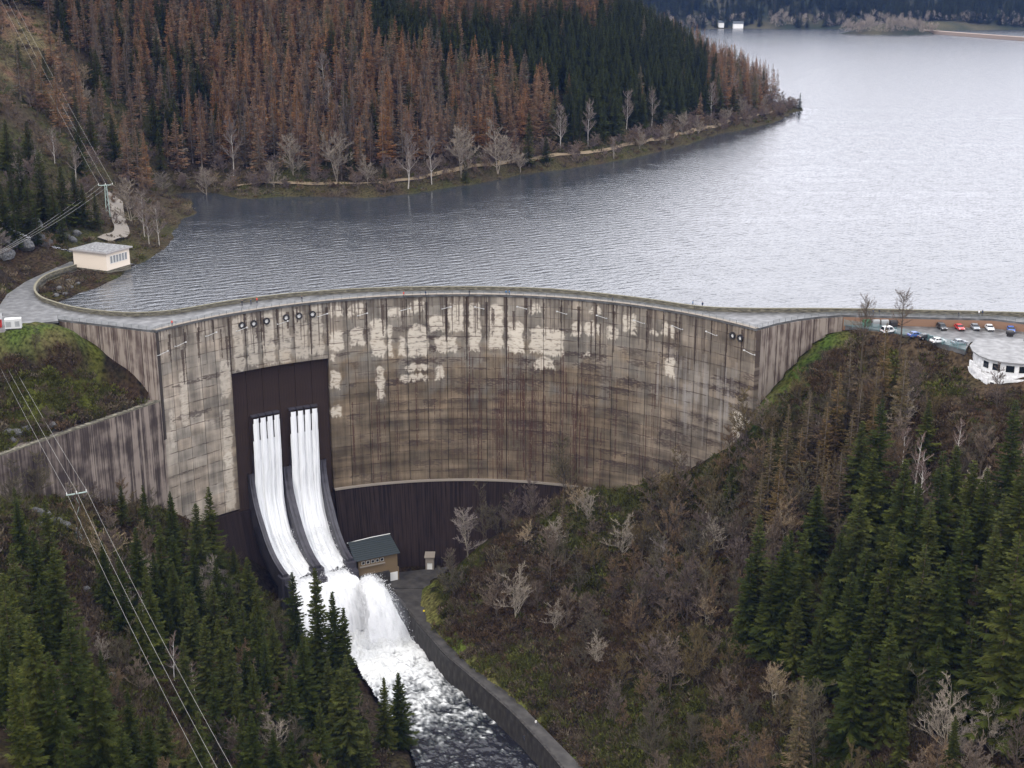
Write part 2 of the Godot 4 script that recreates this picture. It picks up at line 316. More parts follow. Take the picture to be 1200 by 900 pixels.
# a leafless tree ten metres tall: [trunk and limbs, twigs]
func bare_mesh(seed_: int, stems: int, spread: float, limbs: int, bark: Color, twigc: Color, rise := 0.5, start := 0.25, tw := 1.7) -> Array:
	var r := RandomNumberGenerator.new()
	r.seed = seed_
	var t := MB.new()
	var m := MB.new()
	t.col = bark
	for s in stems:
		var lean := Vector3(r.randf_range(-1, 1), 0, r.randf_range(-1, 1)) * (0.05 if stems == 1 else 0.28)
		var hh := 9.2 * (1.0 if s == 0 else r.randf_range(0.65, 1.0))
		var pts := []
		var rad := []
		var wob := Vector3(r.randf_range(-1, 1), 0, r.randf_range(-1, 1)) * 0.16
		for i in 8:
			var f := i / 7.0
			pts.append(lean * hh * f + wob * sin(f * 5.0 + s) + Vector3(0, hh * f - 0.3 * (1 - f), 0))
			rad.append((0.14 if stems == 1 else 0.085) * (1 - f) + 0.014)
		t.tube(pts, rad, 5)
		for b in int(limbs / float(stems)) + 2:
			var f := start + (0.97 - start) * pow(r.randf(), 0.85)
			var i0 := int(f * 7.0)
			var o: Vector3 = pts[i0].lerp(pts[mini(i0 + 1, 7)], f * 7.0 - i0)
			var az := r.randf() * TAU
			var ln := spread * (1.15 - f * 0.75) * r.randf_range(0.6, 1.15)
			var d := Vector3(cos(az), rise * r.randf_range(0.5, 1.4), sin(az)).normalized()
			var lp := [o]
			var lr := [0.055 * (1.2 - f)+ 0.012]
			var cur := o
			for k in 4:
				d = (d + Vector3(r.randf_range(-0.25, 0.25), r.randf_range(-0.05, 0.22), r.randf_range(-0.25, 0.25))).normalized()
				cur += d * ln * 0.25
				lp.append(cur); lr.append(lr[0] * (1 - (k + 1) * 0.22))
			t.tube(lp, lr, 3)
			for k in 9:
				var g := 0.2 + 0.8 * (k + r.randf()) / 9.0
				var q := minf(g, 0.999) * 4.0
				var bo: Vector3 = lp[int(q)].lerp(lp[int(q) + 1], q - int(q))
				var bd := (d + Vector3(r.randf_range(-1, 1), r.randf_range(-0.4, 0.9), r.randf_range(-1, 1)) * 0.95).normalized()
				var bl := ln * 0.42 * r.randf_range(0.5, 1.1)
				m.col = twigc * r.randf_range(0.75, 1.3)
				var be := bo + bd * bl
				twig(m, bo, be, 0.022 * tw, r)
				for w in 7:
					var h := 0.15 + 0.85 * r.randf()
					var so := bo.lerp(be, h)
					var sdv := (bd + Vector3(r.randf_range(-1, 1), r.randf_range(-0.3, 1.0), r.randf_range(-1, 1)) * 0.9).normalized()
					var se := so + sdv * bl * 0.55 * r.randf_range(0.5, 1.1)
					twig(m, so, se, 0.014 * tw, r)
					for x in 2: twig(m, so.lerp(se, 0.3 + 0.4 * x), so.lerp(se, 0.3 + 0.4 * x) + (sdv + Vector3(r.randf_range(-1, 1), r.randf_range(-0.5, 0.8), r.randf_range(-1, 1)) * 0.8).normalized() * bl * 0.3, 0.011 * tw, r)
	return [t.mesh(), m.mesh()]
func scrub_mesh(seed_: int, n: int, tall: float, leafy: float) -> ArrayMesh:
	var r := RandomNumberGenerator.new()
	r.seed = seed_
	var m := MB.new()
	for i in n:
		var az := r.randf() * TAU
		var o := Vector3(cos(az), 0, sin(az)) * r.randf() * 0.7
		var d := Vector3(cos(az) * r.randf_range(0.2, 1.0), r.randf_range(0.5, 1.3), sin(az) * r.randf_range(0.2, 1.0)).normalized()
		var l := tall * r.randf_range(0.45, 1.0)
		m.col = Color.WHITE * r.randf_range(0.6, 1.4)
		m.col.a = 1
		twig(m, o, o + d * l, 0.022, r)
		for k in 5:
			var a := o + d * l * r.randf_range(0.25, 0.95)
			var e := (d + Vector3(r.randf_range(-1, 1), r.randf_range(-0.5, 0.7), r.randf_range(-1, 1))).normalized()
			twig(m, a, a + e * l * 0.4, 0.013 if r.randf() > leafy else 0.11, r)
	return m.mesh()

func tree(meshes: Array, mats: Array, nm: String, label: String, cat: String, group: String, x: float, z: float, sc: Vector3, sink := 0.0) -> void:
	var o := thing(nm, label, cat, Vector3(x, height(x, z) - sink, z), rng.randf() * TAU, group)
	o.scale = sc
	part(o, "trunk", meshes[0], mats[0])
	part(o, "crown", meshes[1], mats[1])
func scatter(nm: String, m: Mesh, mt: Material, xf: Array, cols: Array) -> void:
	var mm := MultiMesh.new()
	mm.transform_format = MultiMesh.TRANSFORM_3D
	mm.use_colors = true
	mm.mesh = m
	mm.instance_count = xf.size()
	for i in xf.size():
		mm.set_instance_transform(i, xf[i])
		mm.set_instance_color(i, cols[i])
	var o := MultiMeshInstance3D.new()
	o.multimesh = mm; o.material_override = mt; o.name = numbered(nm); o.set_meta("kind", "stuff")
	add_child(o)

# ---------------------------------------------------------------- concrete
func nbytes(w: int, h: int, sw: int, sh: int, freq: float, seed_: int, oct := 4) -> PackedByteArray:
	var f := FastNoiseLite.new()
	f.seed = seed_; f.frequency = freq; f.fractal_octaves = oct
	var im := f.get_image(sw, sh)
	im.convert(Image.FORMAT_L8)
	if sw != w or sh != h: im.resize(w, h, Image.INTERPOLATE_CUBIC)
	return im.get_data()
const TW := 1536
const TH := 456
func dam_texture() -> ImageTexture:
	var st := nbytes(TW, TH, TW, 10, 0.055, 3, 5)      # run-off streaks
	var st2 := nbytes(TW, TH, TW, 40, 0.16, 9, 2)
	var sm := nbytes(TW, TH, 48, TH, 0.05, 5, 4)       # smudges along the pours
	var bl := nbytes(TW, TH, TW, TH, 0.012, 7, 5)      # blotches
	var px := PackedFloat32Array()
	px.resize(TW * TH * 3)
	var r := RandomNumberGenerator.new()
	r.seed = 44
	for x in TW:
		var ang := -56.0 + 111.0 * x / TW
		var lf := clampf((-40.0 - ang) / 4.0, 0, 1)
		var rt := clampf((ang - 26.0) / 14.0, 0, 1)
		for y in TH:
			var i := y * TW + x
			var Y := 2.4 - 60.8 * y / TH
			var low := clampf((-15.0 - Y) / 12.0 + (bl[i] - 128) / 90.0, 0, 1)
			var s := (st[i] - 128) / 128.0
			var s2 := (st2[i] - 128) / 128.0
			var m := (sm[i] - 128) / 128.0
			var b := (bl[i] - 128) / 128.0
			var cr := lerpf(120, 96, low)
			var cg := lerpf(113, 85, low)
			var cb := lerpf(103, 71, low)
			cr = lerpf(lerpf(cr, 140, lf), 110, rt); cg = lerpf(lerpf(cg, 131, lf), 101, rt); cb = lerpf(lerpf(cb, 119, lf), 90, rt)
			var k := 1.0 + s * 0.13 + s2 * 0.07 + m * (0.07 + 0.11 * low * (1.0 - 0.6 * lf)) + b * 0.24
			k = clampf(k, 0.5, 1.4)
			px[i * 3] = cr * k; px[i * 3 + 1] = cg * k; px[i * 3 + 2] = cb * k
	# every poured block has a tone of its own
	for j in JOINTS.size() - 1:
		for q in 18:
			var tone := r.randf_range(0.95, 1.05)
			if r.randf() < 0.10: tone *= 0.90
			var wm := r.randf_range(-0.012, 0.016)
			for y in range(int((q * 3.36 + 0.4) / 60.8 * TH), mini(TH, int(((q + 1) * 3.36 + 0.4) / 60.8 * TH))):
				for x in range(int((JOINTS[j] + 56.0) / 111.0 * TW), int((JOINTS[j + 1] + 56.0) / 111.0 * TW)):
					var i := (y * TW + x) * 3
					px[i] *= tone * (1.0 + wm); px[i + 1] *= tone; px[i + 2] *= tone * (1.0 - wm)
	# ragged dark smears lying along the pours
	for q in 240:
		var xc := r.randf_range(0.30, 1.0) * TW if r.randf() < 0.85 else r.randf() * TW
		var yc := (r.randi_range(3, 17) * 3.36 + r.randf_range(0.2, 1.2)) / 60.8 * TH
		var hw := r.randf_range(8, 60)
		var hh := r.randf_range(1.5, 8.0)
		var dk := r.randf_range(0.2, 0.6)
		for y in range(maxi(0, int(yc - hh)), mini(TH, int(yc + hh * 2.0) + 1)):
			for x in range(maxi(0, int(xc - hw)), mini(TW, int(xc + hw) + 1)):
				var e := 1.0 - pow(absf(x - xc) / hw, 2.0) - pow(absf(y - yc) / (hh if y < yc else hh * 2.0), 2.0) + nz2.get_noise_2d(x * 5.0, y * 16.0) * 1.8
				if e > 0.25: _mix(px, y * TW + x, 60, 51, 47, dk * clampf(e * 1.5, 0, 1))
	# greyish lime veil on the right
	for q in 70:
		var x0 := int((r.randf_range(34, 50) + 56.0) / 111.0 * TW)
		var y0 := int((2.4 - r.randf_range(-8, -24)) / 60.8 * TH)
		var ln := int(r.randf_range(30, 110))
		for x in range(x0, mini(x0 + r.randi_range(3, 9), TW)):
			for y in range(y0, mini(y0 + ln, TH)): _mix(px, y * TW + x, 140, 136, 132, 0.28)
	# pale dry patches with ragged, dripping edges
	for p in PALE:
		var x0 := int((p[0] + 56.0) / 111.0 * TW) - 2
		var x1 := int((p[2] + 56.0) / 111.0 * TW)
		var y0 := int((2.4 - p[1]) / 60.8 * TH)
		var y1 := int((2.4 - p[3]) / 60.8 * TH)
		var left: bool = p[0] < -41.0 or (p[3] > -17.0 and p[0] < -24.2)
		for x in range(maxi(0, x0 - 5), mini(TW, x1 + 5)):
			var e := nz2.get_noise_2d(x * 3.0, y0 * 3.0)
			var top := y0 + e * 9.0 + 9.0 * pow(absf(2.0 * (x - x0) / maxf(1.0, x1 - x0) - 1.0), 2.5)
			var bot := y1 + nz2.get_noise_2d(x * 3.5 + 99, y1 * 5.0) * 8.0 - maxf(0.0, nz2.get_noise_2d(x * 11.0, y1 * 9.0)) * 12.0
			for y in range(maxi(0, y0 - 8), mini(TH, y1 + 10)):
				var n := nz2.get_noise_2d(x * 4.0, y * 10.0)
				var inx := minf(x - x0 + nz2.get_noise_2d(x0 * 5.0, y * 2.6) * 7.0, x1 - x + nz2.get_noise_2d(x1 * 5.0 + 40, y * 2.6) * 7.0)
				var d := minf(minf(y - top, bot - y), inx) + n * 2.2
				if d > 0.0:
					var lift := 0.86 if y % 25 < 1 else 1.0
					var wash := clampf(d / 4.0, 0, 1) * (0.62 if left else 0.85) * clampf(1.15 - n * 1.6, 0.25, 1)
					_mix(px, y * TW + x, 196 * lift, 187 * lift, 172 * lift, wash)
	# dark seepage below the crest at the joints
	for j in JOINTS.size():
		for w in 3:
			var ax: float = JOINTS[j] + (0.0 if w == 0 else r.randf_range(-1.3, 1.3))
			if w > 0 and r.randf() < 0.45: continue
			var xc := (ax + 56.0) / 111.0 * TW
			var len := r.randf_range(10, 150) if w == 0 else r.randf_range(20, 90)
			var y0 := int(r.randf_range(4, 22)) if w == 0 else int(r.randf_range(6, 60))
			var wd := r.randf_range(1.2, 3.6)
			for y in range(y0, mini(TH, y0 + int(len))):
				var ww := wd * (1.0 - 0.7 * (y - y0) / len) + nz2.get_noise_2d(j * 50.0, y * 6.0) * 1.6
				for x in range(maxi(0, int(xc - ww)), mini(TW, int(xc + ww) + 1)): _mix(px, y * TW + x, 62, 52, 46, 0.72)
	for q in 210:   # drips that start at the crest
		var xc := r.randf_range(0, TW)
		var len := r.randf_range(8, 110)
		var wd := r.randf_range(0.7, 2.6)
		var dk := r.randf_range(0.3, 0.7)
		for y in range(3, mini(TH, 3 + int(len))):
			var ww := wd * (1.0 - 0.75 * (y - 3) / len)
			for x in range(maxi(0, int(xc - ww)), mini(TW, int(xc + ww) + 1)): _mix(px, y * TW + x, 74, 65, 58, dk)
	# red-brown iron streaks low on the face
	for q in 230:
		var a := r.randf_range(-23, 40)
		if r.randf() < 0.5: a = r.randf_range(0, 22)
		var xc := int((a + 56.0) / 111.0 * TW)
		var y0 := int((2.4 - r.randf_range(-14, -40)) / 60.8 * TH)
		var len := r.randf_range(30, 260)
		var wd := 1 if r.randf() < 0.75 else 2
		for y in range(y0, mini(TH, y0 + int(len))):
			if nz2.get_noise_2d(q * 40.0, y * 5.0) < -0.28: continue
			for x in range(xc, mini(TW, xc + wd)): _mix(px, y * TW + x, 58, 36, 32, 0.62)
	# dirt lines at the pour joints
	for k in 18:
		for x in TW:
			var y := int((k * 3.36 + 0.4) / 60.8 * TH + nz2.get_noise_2d(x * 0.9, k * 77.0) * 1.5)
			var dk := clampf(0.30 + nz2.get_noise_2d(x * 2.0, k * 40.0) * 1.1, 0, 0.75)
			if y >= 0 and y < TH: _mix(px, y * TW + x, 58, 47, 42, dk)
			if y + 1 < TH and dk > 0.45: _mix(px, (y + 1) * TW + x, 58, 47, 42, dk * 0.6)
	return bytes_tex(px, TW, TH)
func _mix(px: PackedFloat32Array, i: int, r: float, g: float, b: float, k: float) -> void:
	i *= 3
	px[i] = lerpf(px[i], r, k); px[i + 1] = lerpf(px[i + 1], g, k); px[i + 2] = lerpf(px[i + 2], b, k)
func bytes_tex(px: PackedFloat32Array, w: int, h: int) -> ImageTexture:
	var by := PackedByteArray()
	by.resize(px.size())
	for i in px.size(): by[i] = int(clampf(px[i], 0, 255))
	return ImageTexture.create_from_image(Image.create_from_data(w, h, false, Image.FORMAT_RGB8, by))
# run-off stained concrete; dark streaks start at the top edge
func stained(seed_: int, base: Color, dark: Color, amount: float, w := 512, h := 256) -> ImageTexture:
	var bl := nbytes(w, h, w, h, 0.02, seed_ + 1, 5)
	var s3 := nbytes(w, h, w, 12, 0.22, seed_ + 2, 3)
	var l1 := nbytes(w, 1, w, 1, 0.05, seed_, 4)    # how far each run of water has stained
	var l2 := nbytes(w, 1, w, 1, 0.30, seed_ + 5, 3)
	var px := PackedFloat32Array()
	px.resize(w * h * 3)
	for y in h:
		for x in w:
			var i := y * w + x
			var reach := h * (amount * 0.75 + (l1[x] - 128) / 90.0 + (l2[x] - 128) / 320.0)
			var k := clampf((reach - y) / (0.7 * h) + 0.35, 0, 1) * (0.78 + (l2[x] - 128) / 520.0)
			k = clampf(k + (s3[i] - 128) / 300.0 + (bl[i] - 128) / 210.0, 0, 1)
			var c := base.lerp(dark, k)
			px[i * 3] = c.r * 255; px[i * 3 + 1] = c.g * 255; px[i * 3 + 2] = c.b * 255
	return bytes_tex(px, w, h)

var PALE: Array = [[-53.53,-21.2,-52.78,-33.4],[-51.18,-11.6,-49.63,-28.2],[-43.29,-10.6,-41.22,-22.8],[-43.44,-26.1,-41.71,-44.2],[-43.64,-39.3,-41.93,-58.6],[-40.48,0.8,-38.58,-15.8],[-37.98,1.1,-35.92,-15.6],[-35.37,0.9,-32.99,-15.9],[-32.49,0.2,-30.06,-15.7],[-29.61,0.6,-27.16,-15.3],[-26.74,1.1,-24.28,-14.9],[-23.35,-7.0,-20.80,-13.9],[-19.77,-7.1,-17.21,-13.4],[-16.31,-4.6,-13.55,-17.1],[-13.24,-6.9,-12.21,-17.3],[-11.37,-10.3,-10.13,-17.5],[-9.70,-7.2,-6.27,-17.8],[-6.13,-4.2,-3.24,-10.2],[-5.02,-10.7,-1.21,-16.8],[-2.72,-0.5,0.01,-10.3],[0.81,-0.5,2.96,-16.3],[4.34,-1.0,6.99,-15.5],[7.59,-6.2,10.44,-16.4],[-10.60,-19.4,-6.17,-22.5],[-11.39,-22.6,-6.20,-25.8],[-5.10,-20.0,-3.51,-25.7],[-15.39,-20.2,-13.91,-30.9],[-23.51,-14.2,-22.38,-17.4],[-23.63,-19.6,-21.66,-26.3],[-23.58,-30.8,-21.56,-35.7],[-13.16,-1.5,-10.26,-4.7],[-9.61,0.4,-6.72,-4.1],[-20.06,0.4,-17.18,-3.7],[-23.18,0.4,-20.74,-3.7],[8.33,-7.3,10.44,-16.7],[11.47,-7.3,17.55,-16.9],[12.40,-17.0,15.90,-21.5],[18.99,-5.0,20.56,-9.9],[21.27,-4.4,24.08,-9.3],[24.96,-5.1,27.36,-9.9],[28.16,-0.5,30.76,-6.5],[32.78,-4.4,34.75,-6.8],[35.13,-2.0,37.66,-6.4],[36.15,-12.1,38.10,-18.9],[50.08,-22.8,52.16,-34.7],[51.76,-24.1,53.99,-33.8],[21.21,-14.1,22.46,-16.0],[11.31,-0.3,13.56,-4.1],[21.84,0.2,24.16,-2.6],[28.56,-6.5,30.93,-7.5]]
var PORTS: Array = [[-38.87,-1.97],[-36.70,-2.06],[-34.39,-1.90],[-30.88,-1.72],[-28.62,-1.70],[-26.21,-1.67],[49.17,-1.65],[50.76,-1.82]]
var LAMPS: Array = [[-51.47,-4.03],[-45.55,-3.17],[-39.86,-3.47],[-32.45,-3.43],[-25.34,-2.63],[-18.36,-3.53],[-10.83,-2.77],[-3.77,-2.63],[3.45,-2.63],[10.86,-2.23],[17.92,-3.06],[25.09,-3.21],[31.97,-3.29],[39.22,-3.15],[45.91,-2.80]]
var JOINTS := []
func dam_uv(ang: float, y: float) -> Vector2:
	return Vector2((ang + 56.0) / 111.0, (2.4 - y) / 60.8)
func block(m: MB, a0: float, a1: float, y0: float, y1: float, depth: float) -> void:
	var k := 2
	for i in k:
		var b0 := lerpf(a0, a1, float(i) / k)
		var b1 := lerpf(a0, a1, float(i + 1) / k)
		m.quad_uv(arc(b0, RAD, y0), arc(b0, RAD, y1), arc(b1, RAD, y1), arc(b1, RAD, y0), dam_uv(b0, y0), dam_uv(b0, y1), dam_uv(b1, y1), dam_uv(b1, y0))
		m.quad_uv(arc(b0, RAD, y0), arc(b1, RAD, y0), arc(b1, RAD + depth, y0), arc(b0, RAD + depth, y0), dam_uv(b0, y0), dam_uv(b1, y0), dam_uv(b1, y0), dam_uv(b0, y0))
		m.quad_uv(arc(b0, RAD, y1), arc(b0, RAD + depth, y1), arc(b1, RAD + depth, y1), arc(b1, RAD, y1), dam_uv(b0, y1), dam_uv(b0, y1), dam_uv(b1, y1), dam_uv(b1, y1))
	for a in [a0, a1]:
		m.quad_uv(arc(a, RAD, y0), arc(a, RAD + depth, y0), arc(a, RAD + depth, y1), arc(a, RAD, y1), dam_uv(a, y0), dam_uv(a, y0), dam_uv(a, y1), dam_uv(a, y1))
func ring_wall(m: MB, a0: float, a1: float, r0: float, r1: float, y0: float, y1: float, n: int, r0b := -1.0) -> void:
	var rb := r0 if r0b < 0 else r0b
	for i in n:
		var b0 := lerpf(a0, a1, float(i) / n)
		var b1 := lerpf(a0, a1, float(i + 1) / n)
		var u0 := float(i) / n * 6.0
		var u1 := float(i + 1) / n * 6.0
		m.quad_uv(arc(b0, rb, y0), arc(b0, r0, y1), arc(b1, r0, y1), arc(b1, rb, y0), Vector2(u0, 1), Vector2(u0, 0), Vector2(u1, 0), Vector2(u1, 1))
		m.quad_uv(arc(b0, r1, y0), arc(b1, r1, y0), arc(b1, r1, y1), arc(b0, r1, y1), Vector2(u0, 1), Vector2(u1, 1), Vector2(u1, 0), Vector2(u0, 0))
		m.quad_uv(arc(b0, r0, y1), arc(b0, r1, y1), arc(b1, r1, y1), arc(b1, r0, y1), Vector2(u0, 0), Vector2(u0, 0), Vector2(u1, 0), Vector2(u1, 0))
	for a in [a0, a1]: m.quad_uv(arc(a, rb, y0), arc(a, r1, y0), arc(a, r1, y1), arc(a, r0, y1), Vector2(0, 1), Vector2(0.1, 1), Vector2(0.1, 0), Vector2(0, 0))
# a straight wall piece from a to b; the face is on the side of `out`
func wall_piece(m: MB, a: Vector2, b: Vector2, th: float, ya0: float, yb0: float, ya1: float, yb1: float, u0: float, u1: float, h := 30.0) -> void:
	var d := (b - a).normalized()
	var nn := Vector2(-d.y, d.x) * th
	var A := p3(a, ya0); var B := p3(b, yb0); var A1 := p3(a, ya1); var B1 := p3(b, yb1)
	var o := Vector3(nn.x, 0, nn.y)
	var va := (ya1 - ya0) / h
	var vb := (yb1 - yb0) / h
	m.quad_uv(A, A1, B1, B, Vector2(u0, va), Vector2(u0, 0), Vector2(u1, 0), Vector2(u1, vb))
	m.quad_uv(A + o, B + o, B1 + o, A1 + o, Vector2(u0, va), Vector2(u1, vb), Vector2(u1, 0), Vector2(u0, 0))
	m.quad_uv(A1, A1 + o, B1 + o, B1, Vector2(u0, 0), Vector2(u0, 0.02), Vector2(u1, 0.02), Vector2(u1, 0))
	m.quad_uv(A, A + o, A1 + o, A1, Vector2(u0, va), Vector2(u0 + 0.02, va), Vector2(u0 + 0.02, 0), Vector2(u0, 0))
	m.quad_uv(B, B1, B1 + o, B + o, Vector2(u1, vb), Vector2(u1, 0), Vector2(u1 + 0.02, 0), Vector2(u1 + 0.02, vb))
func ribbon(m: MB, line: Array, th: float, y0: float, y1: float) -> void:
	for i in line.size() - 1:
		var w := Vector2(line[i].x, line[i].y).distance_to(line[i + 1])
		wall_piece(m, line[i], line[i + 1], th, y0, y0, y1, y1, 0, w / 30.0)
func resample(line: Array, st: float) -> Array:
	var c := Curve2D.new()
	for p in line: c.add_point(p)
	c.bake_interval = 1.0
	var o := []
	var n := int(c.get_baked_length() / st)
	for i in n + 1: o.append(c.sample_baked(c.get_baked_length() * i / n, true))
	return o
func smooth_line(line: Array, st: float) -> Array:
	var o := []
	for i in line.size() - 1:
		var a: Vector2 = line[maxi(i - 1, 0)]
		var b: Vector2 = line[i]
		var c: Vector2 = line[i + 1]
		var d: Vector2 = line[mini(i + 2, line.size() - 1)]
		var n := maxi(1, int(b.distance_to(c) / st))
		for k in n: o.append(b.cubic_interpolate(c, a, d, float(k) / n))
	o.append(line[-1])
	return o

func down_line() -> Array:   # the outer edge of the crest road, from the left wing round the arch to the right bank
	var o := [Vector2(-129.3, -377.2)]
	for i in 61:
		var p := arc(lerpf(-55.2, 54.0, i / 60.0), RAD - 0.35, 0)
		o.append(Vector2(p.x, p.z))
	o.append_array([Vector2(74.5, -372.5), Vector2(81.4, -377.2), Vector2(88, -380.2), Vector2(95, -382.1), Vector2(119, -379.2), Vector2(137, -377.7), Vector2(150, -370.2), Vector2(200, -366)])
	return o
func railing(p: Node3D, line: Array, y: float, h: float) -> void:
	var m := MB.new()
	var l := resample(line, 2.4)
	for i in l.size():
		m.box(Transform3D(Basis(), p3(l[i], y + h * 0.5)), Vector3(0.09, h, 0.09))
		if i + 1 < l.size():
			for k in 3:
				var yy := y + h * (0.35 + 0.325 * k)
				m.tube([p3(l[i], yy), p3(l[i + 1], yy)], [0.045, 0.045], 4)
	part(p, "railing", m.mesh(), M.rail).set_meta("kind", "stuff")

func build_dam() -> void:
	for i in 5: JOINTS.append(-55.2 + 2.8 * i)
	for i in 6: JOINTS.append(-41.2 + 17.5 / 6.0 * i)
	for i in 10: JOINTS.append(-23.7 + 3.45 * i)
	for i in 15: JOINTS.append(10.8 + 43.3 / 14.0 * i)
	var dm := thing("dam", "tall curved concrete dam wall streaked with stains, holding back the lake", "dam", Vector3.ZERO)
	var face := mat(Color(0.95, 0.95, 0.95), 0.9)
	face.metallic_specular = 0.25
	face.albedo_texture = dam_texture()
	face.heightmap_enabled = false
	var joint := mat(lin(0.035, 0.028, 0.024), 0.95)
	var core := MB.new()
	ring_wall(core, -54.2, 53.2, RAD + 1.75, RAD + 6.4, -90, 1.35, 60)
	part(dm, "core_wall", core.mesh(), joint)
	var low := MB.new()
	for j in JOINTS.size() - 1:
		for k in 18:
			var y1 := 1.35 if k == 0 else 2.0 - k * 3.36 - 0.02
			var y0 := 2.0 - (k + 1) * 3.36 + 0.02
			var a0: float = JOINTS[j] + 0.045
			var a1: float = JOINTS[j + 1] - 0.045
			if j >= 5 and j < 11:
				if y1 < -16.0: continue
				y0 = maxf(y0, -16.0)
			if k < 8:
				var m := MB.new()
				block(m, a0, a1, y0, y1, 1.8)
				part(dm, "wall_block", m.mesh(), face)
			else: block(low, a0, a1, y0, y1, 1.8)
	part(dm, "lower_wall_blocks", low.mesh(), face).set_meta("kind", "stuff")
	# wet foot of the wall below the ledge
	var wet := mat(Color(1, 1, 1), 0.85)
	wet.metallic_specular = 0.15
	wet.albedo_texture = stained(31, Color8(44, 36, 34), Color8(24, 20, 20), 0.35, 1024, 128)
	var foot := MB.new()
	ring_wall(foot, -55.4, -41.4, RAD - 0.5, RAD + 3, -92, -59.0, 12, RAD - 8.5)
	ring_wall(foot, -41.4, -23.6, RAD + 0.4, RAD + 3, -92, -60.0, 12, RAD - 7.5)
	ring_wall(foot, -23.6, 54.2, RAD - 0.5, RAD + 3, -92, -58.9, 50, RAD - 8.5)
	part(dm, "wall_foot", foot.mesh(), wet)
	var ledge := MB.new()
	ring_wall(ledge, -23.6, 54.2, RAD - 0.9, RAD + 1, -58.9, -58.35, 50)
	part(dm, "ledge", ledge.mesh(), M.conc)
	# spillway panel, set back in its recess
	var sp := MB.new()
	var spm := mat(Color(1, 1, 1), 0.8)
	spm.metallic_specular = 0.15
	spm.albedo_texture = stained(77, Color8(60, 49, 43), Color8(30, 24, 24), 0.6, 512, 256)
	for i in 6:
		var b0 := -41.2 + 17.5 / 6.0 * i
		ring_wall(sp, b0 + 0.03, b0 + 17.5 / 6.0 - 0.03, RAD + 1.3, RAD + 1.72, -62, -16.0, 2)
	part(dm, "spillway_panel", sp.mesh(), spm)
	# crest road, parapet on the lake side
	var dl := down_line()
	var ul := smooth_line(LAKE_LINE, 3.0)
	var poly := PackedVector2Array()
	for p in dl: poly.push_back(p)
	var back := ul.duplicate()
	back.reverse()
	for p in back:
		if p.x < 200.0: poly.push_back(p)
	var ro := ROAD_OUT.duplicate()
	ro.reverse()
	for p in ro: poly.push_back(p)
	var dk := MB.new()
	dk.prism_y(Transform3D.IDENTITY, poly, 1.4, 2.0)
	var deck := part(dm, "crest_road", dk.mesh(), M.asphalt)
	deck.set_meta("label", "wet grey roadway along the dam crest")
	plaza_poly = poly
	var line := MB.new()   # paler footway along the outer edge
	var inner := []
	for i in range(4, 60): inner.append(i)
	for i in range(1, 61):
		var a0 := lerpf(-55.2, 54.0, (i - 1) / 60.0)
		var a1 := lerpf(-55.2, 54.0, i / 60.0)
		line.quad(arc(a0, RAD - 0.45, 2.0), arc(a0, RAD - 0.45, 2.14), arc(a1, RAD - 0.45, 2.14), arc(a1, RAD - 0.45, 2.0))
		line.quad(arc(a0, RAD - 0.45, 2.14), arc(a0, RAD + 1.1, 2.14), arc(a1, RAD + 1.1, 2.14), arc(a1, RAD - 0.45, 2.14))
		line.quad(arc(a0, RAD + 1.1, 2.14), arc(a0, RAD + 1.1, 2.0), arc(a1, RAD + 1.1, 2.0), arc(a1, RAD + 1.1, 2.14))
	part(dm, "footway", line.mesh(), M.conc)
	var step := 3
	for i in range(0, ul.size() - 1, step):
		var seg := []
		for k in range(i, mini(i + step + 1, ul.size())): seg.append(ul[k])
		if seg.size() < 2: continue
		var m := MB.new()
		ribbon(m, seg, 0.55, -7.0, 3.15)
		part(dm, "parapet", m.mesh(), M.parapet)
		var cm := MB.new()
		for k in seg.size() - 1:
			var d: Vector2 = (seg[k + 1] - seg[k]).normalized()
			var o := Vector2(-d.y, d.x)
			wall_piece(cm, seg[k] - o * 0.06, seg[k + 1] - o * 0.06, 0.67, 3.155, 3.155, 3.3, 3.3, 0, 0.1)
		part(dm, "coping", cm.mesh(), M.coping)
	railing(dm, dl.slice(1, 62), 2.14, 1.05)
	# wing walls
	for side in 2:
		var wl := [Vector2(-129.3, -377.2), Vector2(-98.55, -363.95)] if side == 0 else [Vector2(67.9, -366.4), Vector2(74.5, -372.2), Vector2(81.4, -376.9), Vector2(88, -379.9), Vector2(95.5, -382.0)]
		var rs := resample(wl, 4.2)
		for i in rs.size() - 1:
			var a: Vector2 = rs[i]
			var b: Vector2 = rs[i + 1]
			var d := (b - a).normalized() * 0.11
			var nn := Vector2(-d.y, d.x).normalized()
			var m := MB.new()
			wall_piece(m, a + d - nn * 0.0, b - d, -1.6, minf(height(a.x + nn.x * 2, a.y + nn.y * 2) - 6.0, -3.0), minf(height(b.x + nn.x * 2, b.y + nn.y * 2) - 6.0, -3.0), 1.35, 1.35, i * 0.14 + side * 0.4, i * 0.14 + 0.13 + side * 0.4)
			part(dm, "wing_wall_panel", m.mesh(), M.wing)
		var bk := MB.new()
		for i in wl.size() - 1: wall_piece(bk, wl[i] , wl[i + 1], -1.0, -30 if side == 0 else -26, -30 if side == 0 else -26, 1.3, 1.3, 0, 1)
		for q in bk.v.size(): bk.v[q] += Vector3(0.35 if side == 0 else -0.35, 0, -0.55)
		part(dm, "wing_wall_core", bk.mesh(), joint)
	railing(dm, [Vector2(-129.3, -377.2), Vector2(-98.6, -364.1)], 2.0, 1.05)
	railing(dm, [Vector2(68, -366.7), Vector2(74.5, -372.5), Vector2(81.4, -377.2), Vector2(88, -380.2), Vector2(95, -382.1), Vector2(119, -379.4), Vector2(137, -377.9), Vector2(150, -370.5), Vector2(180, -367.7)], 2.0, 1.05)
	# wall between the crest road and the lower car park
	var rw := MB.new()
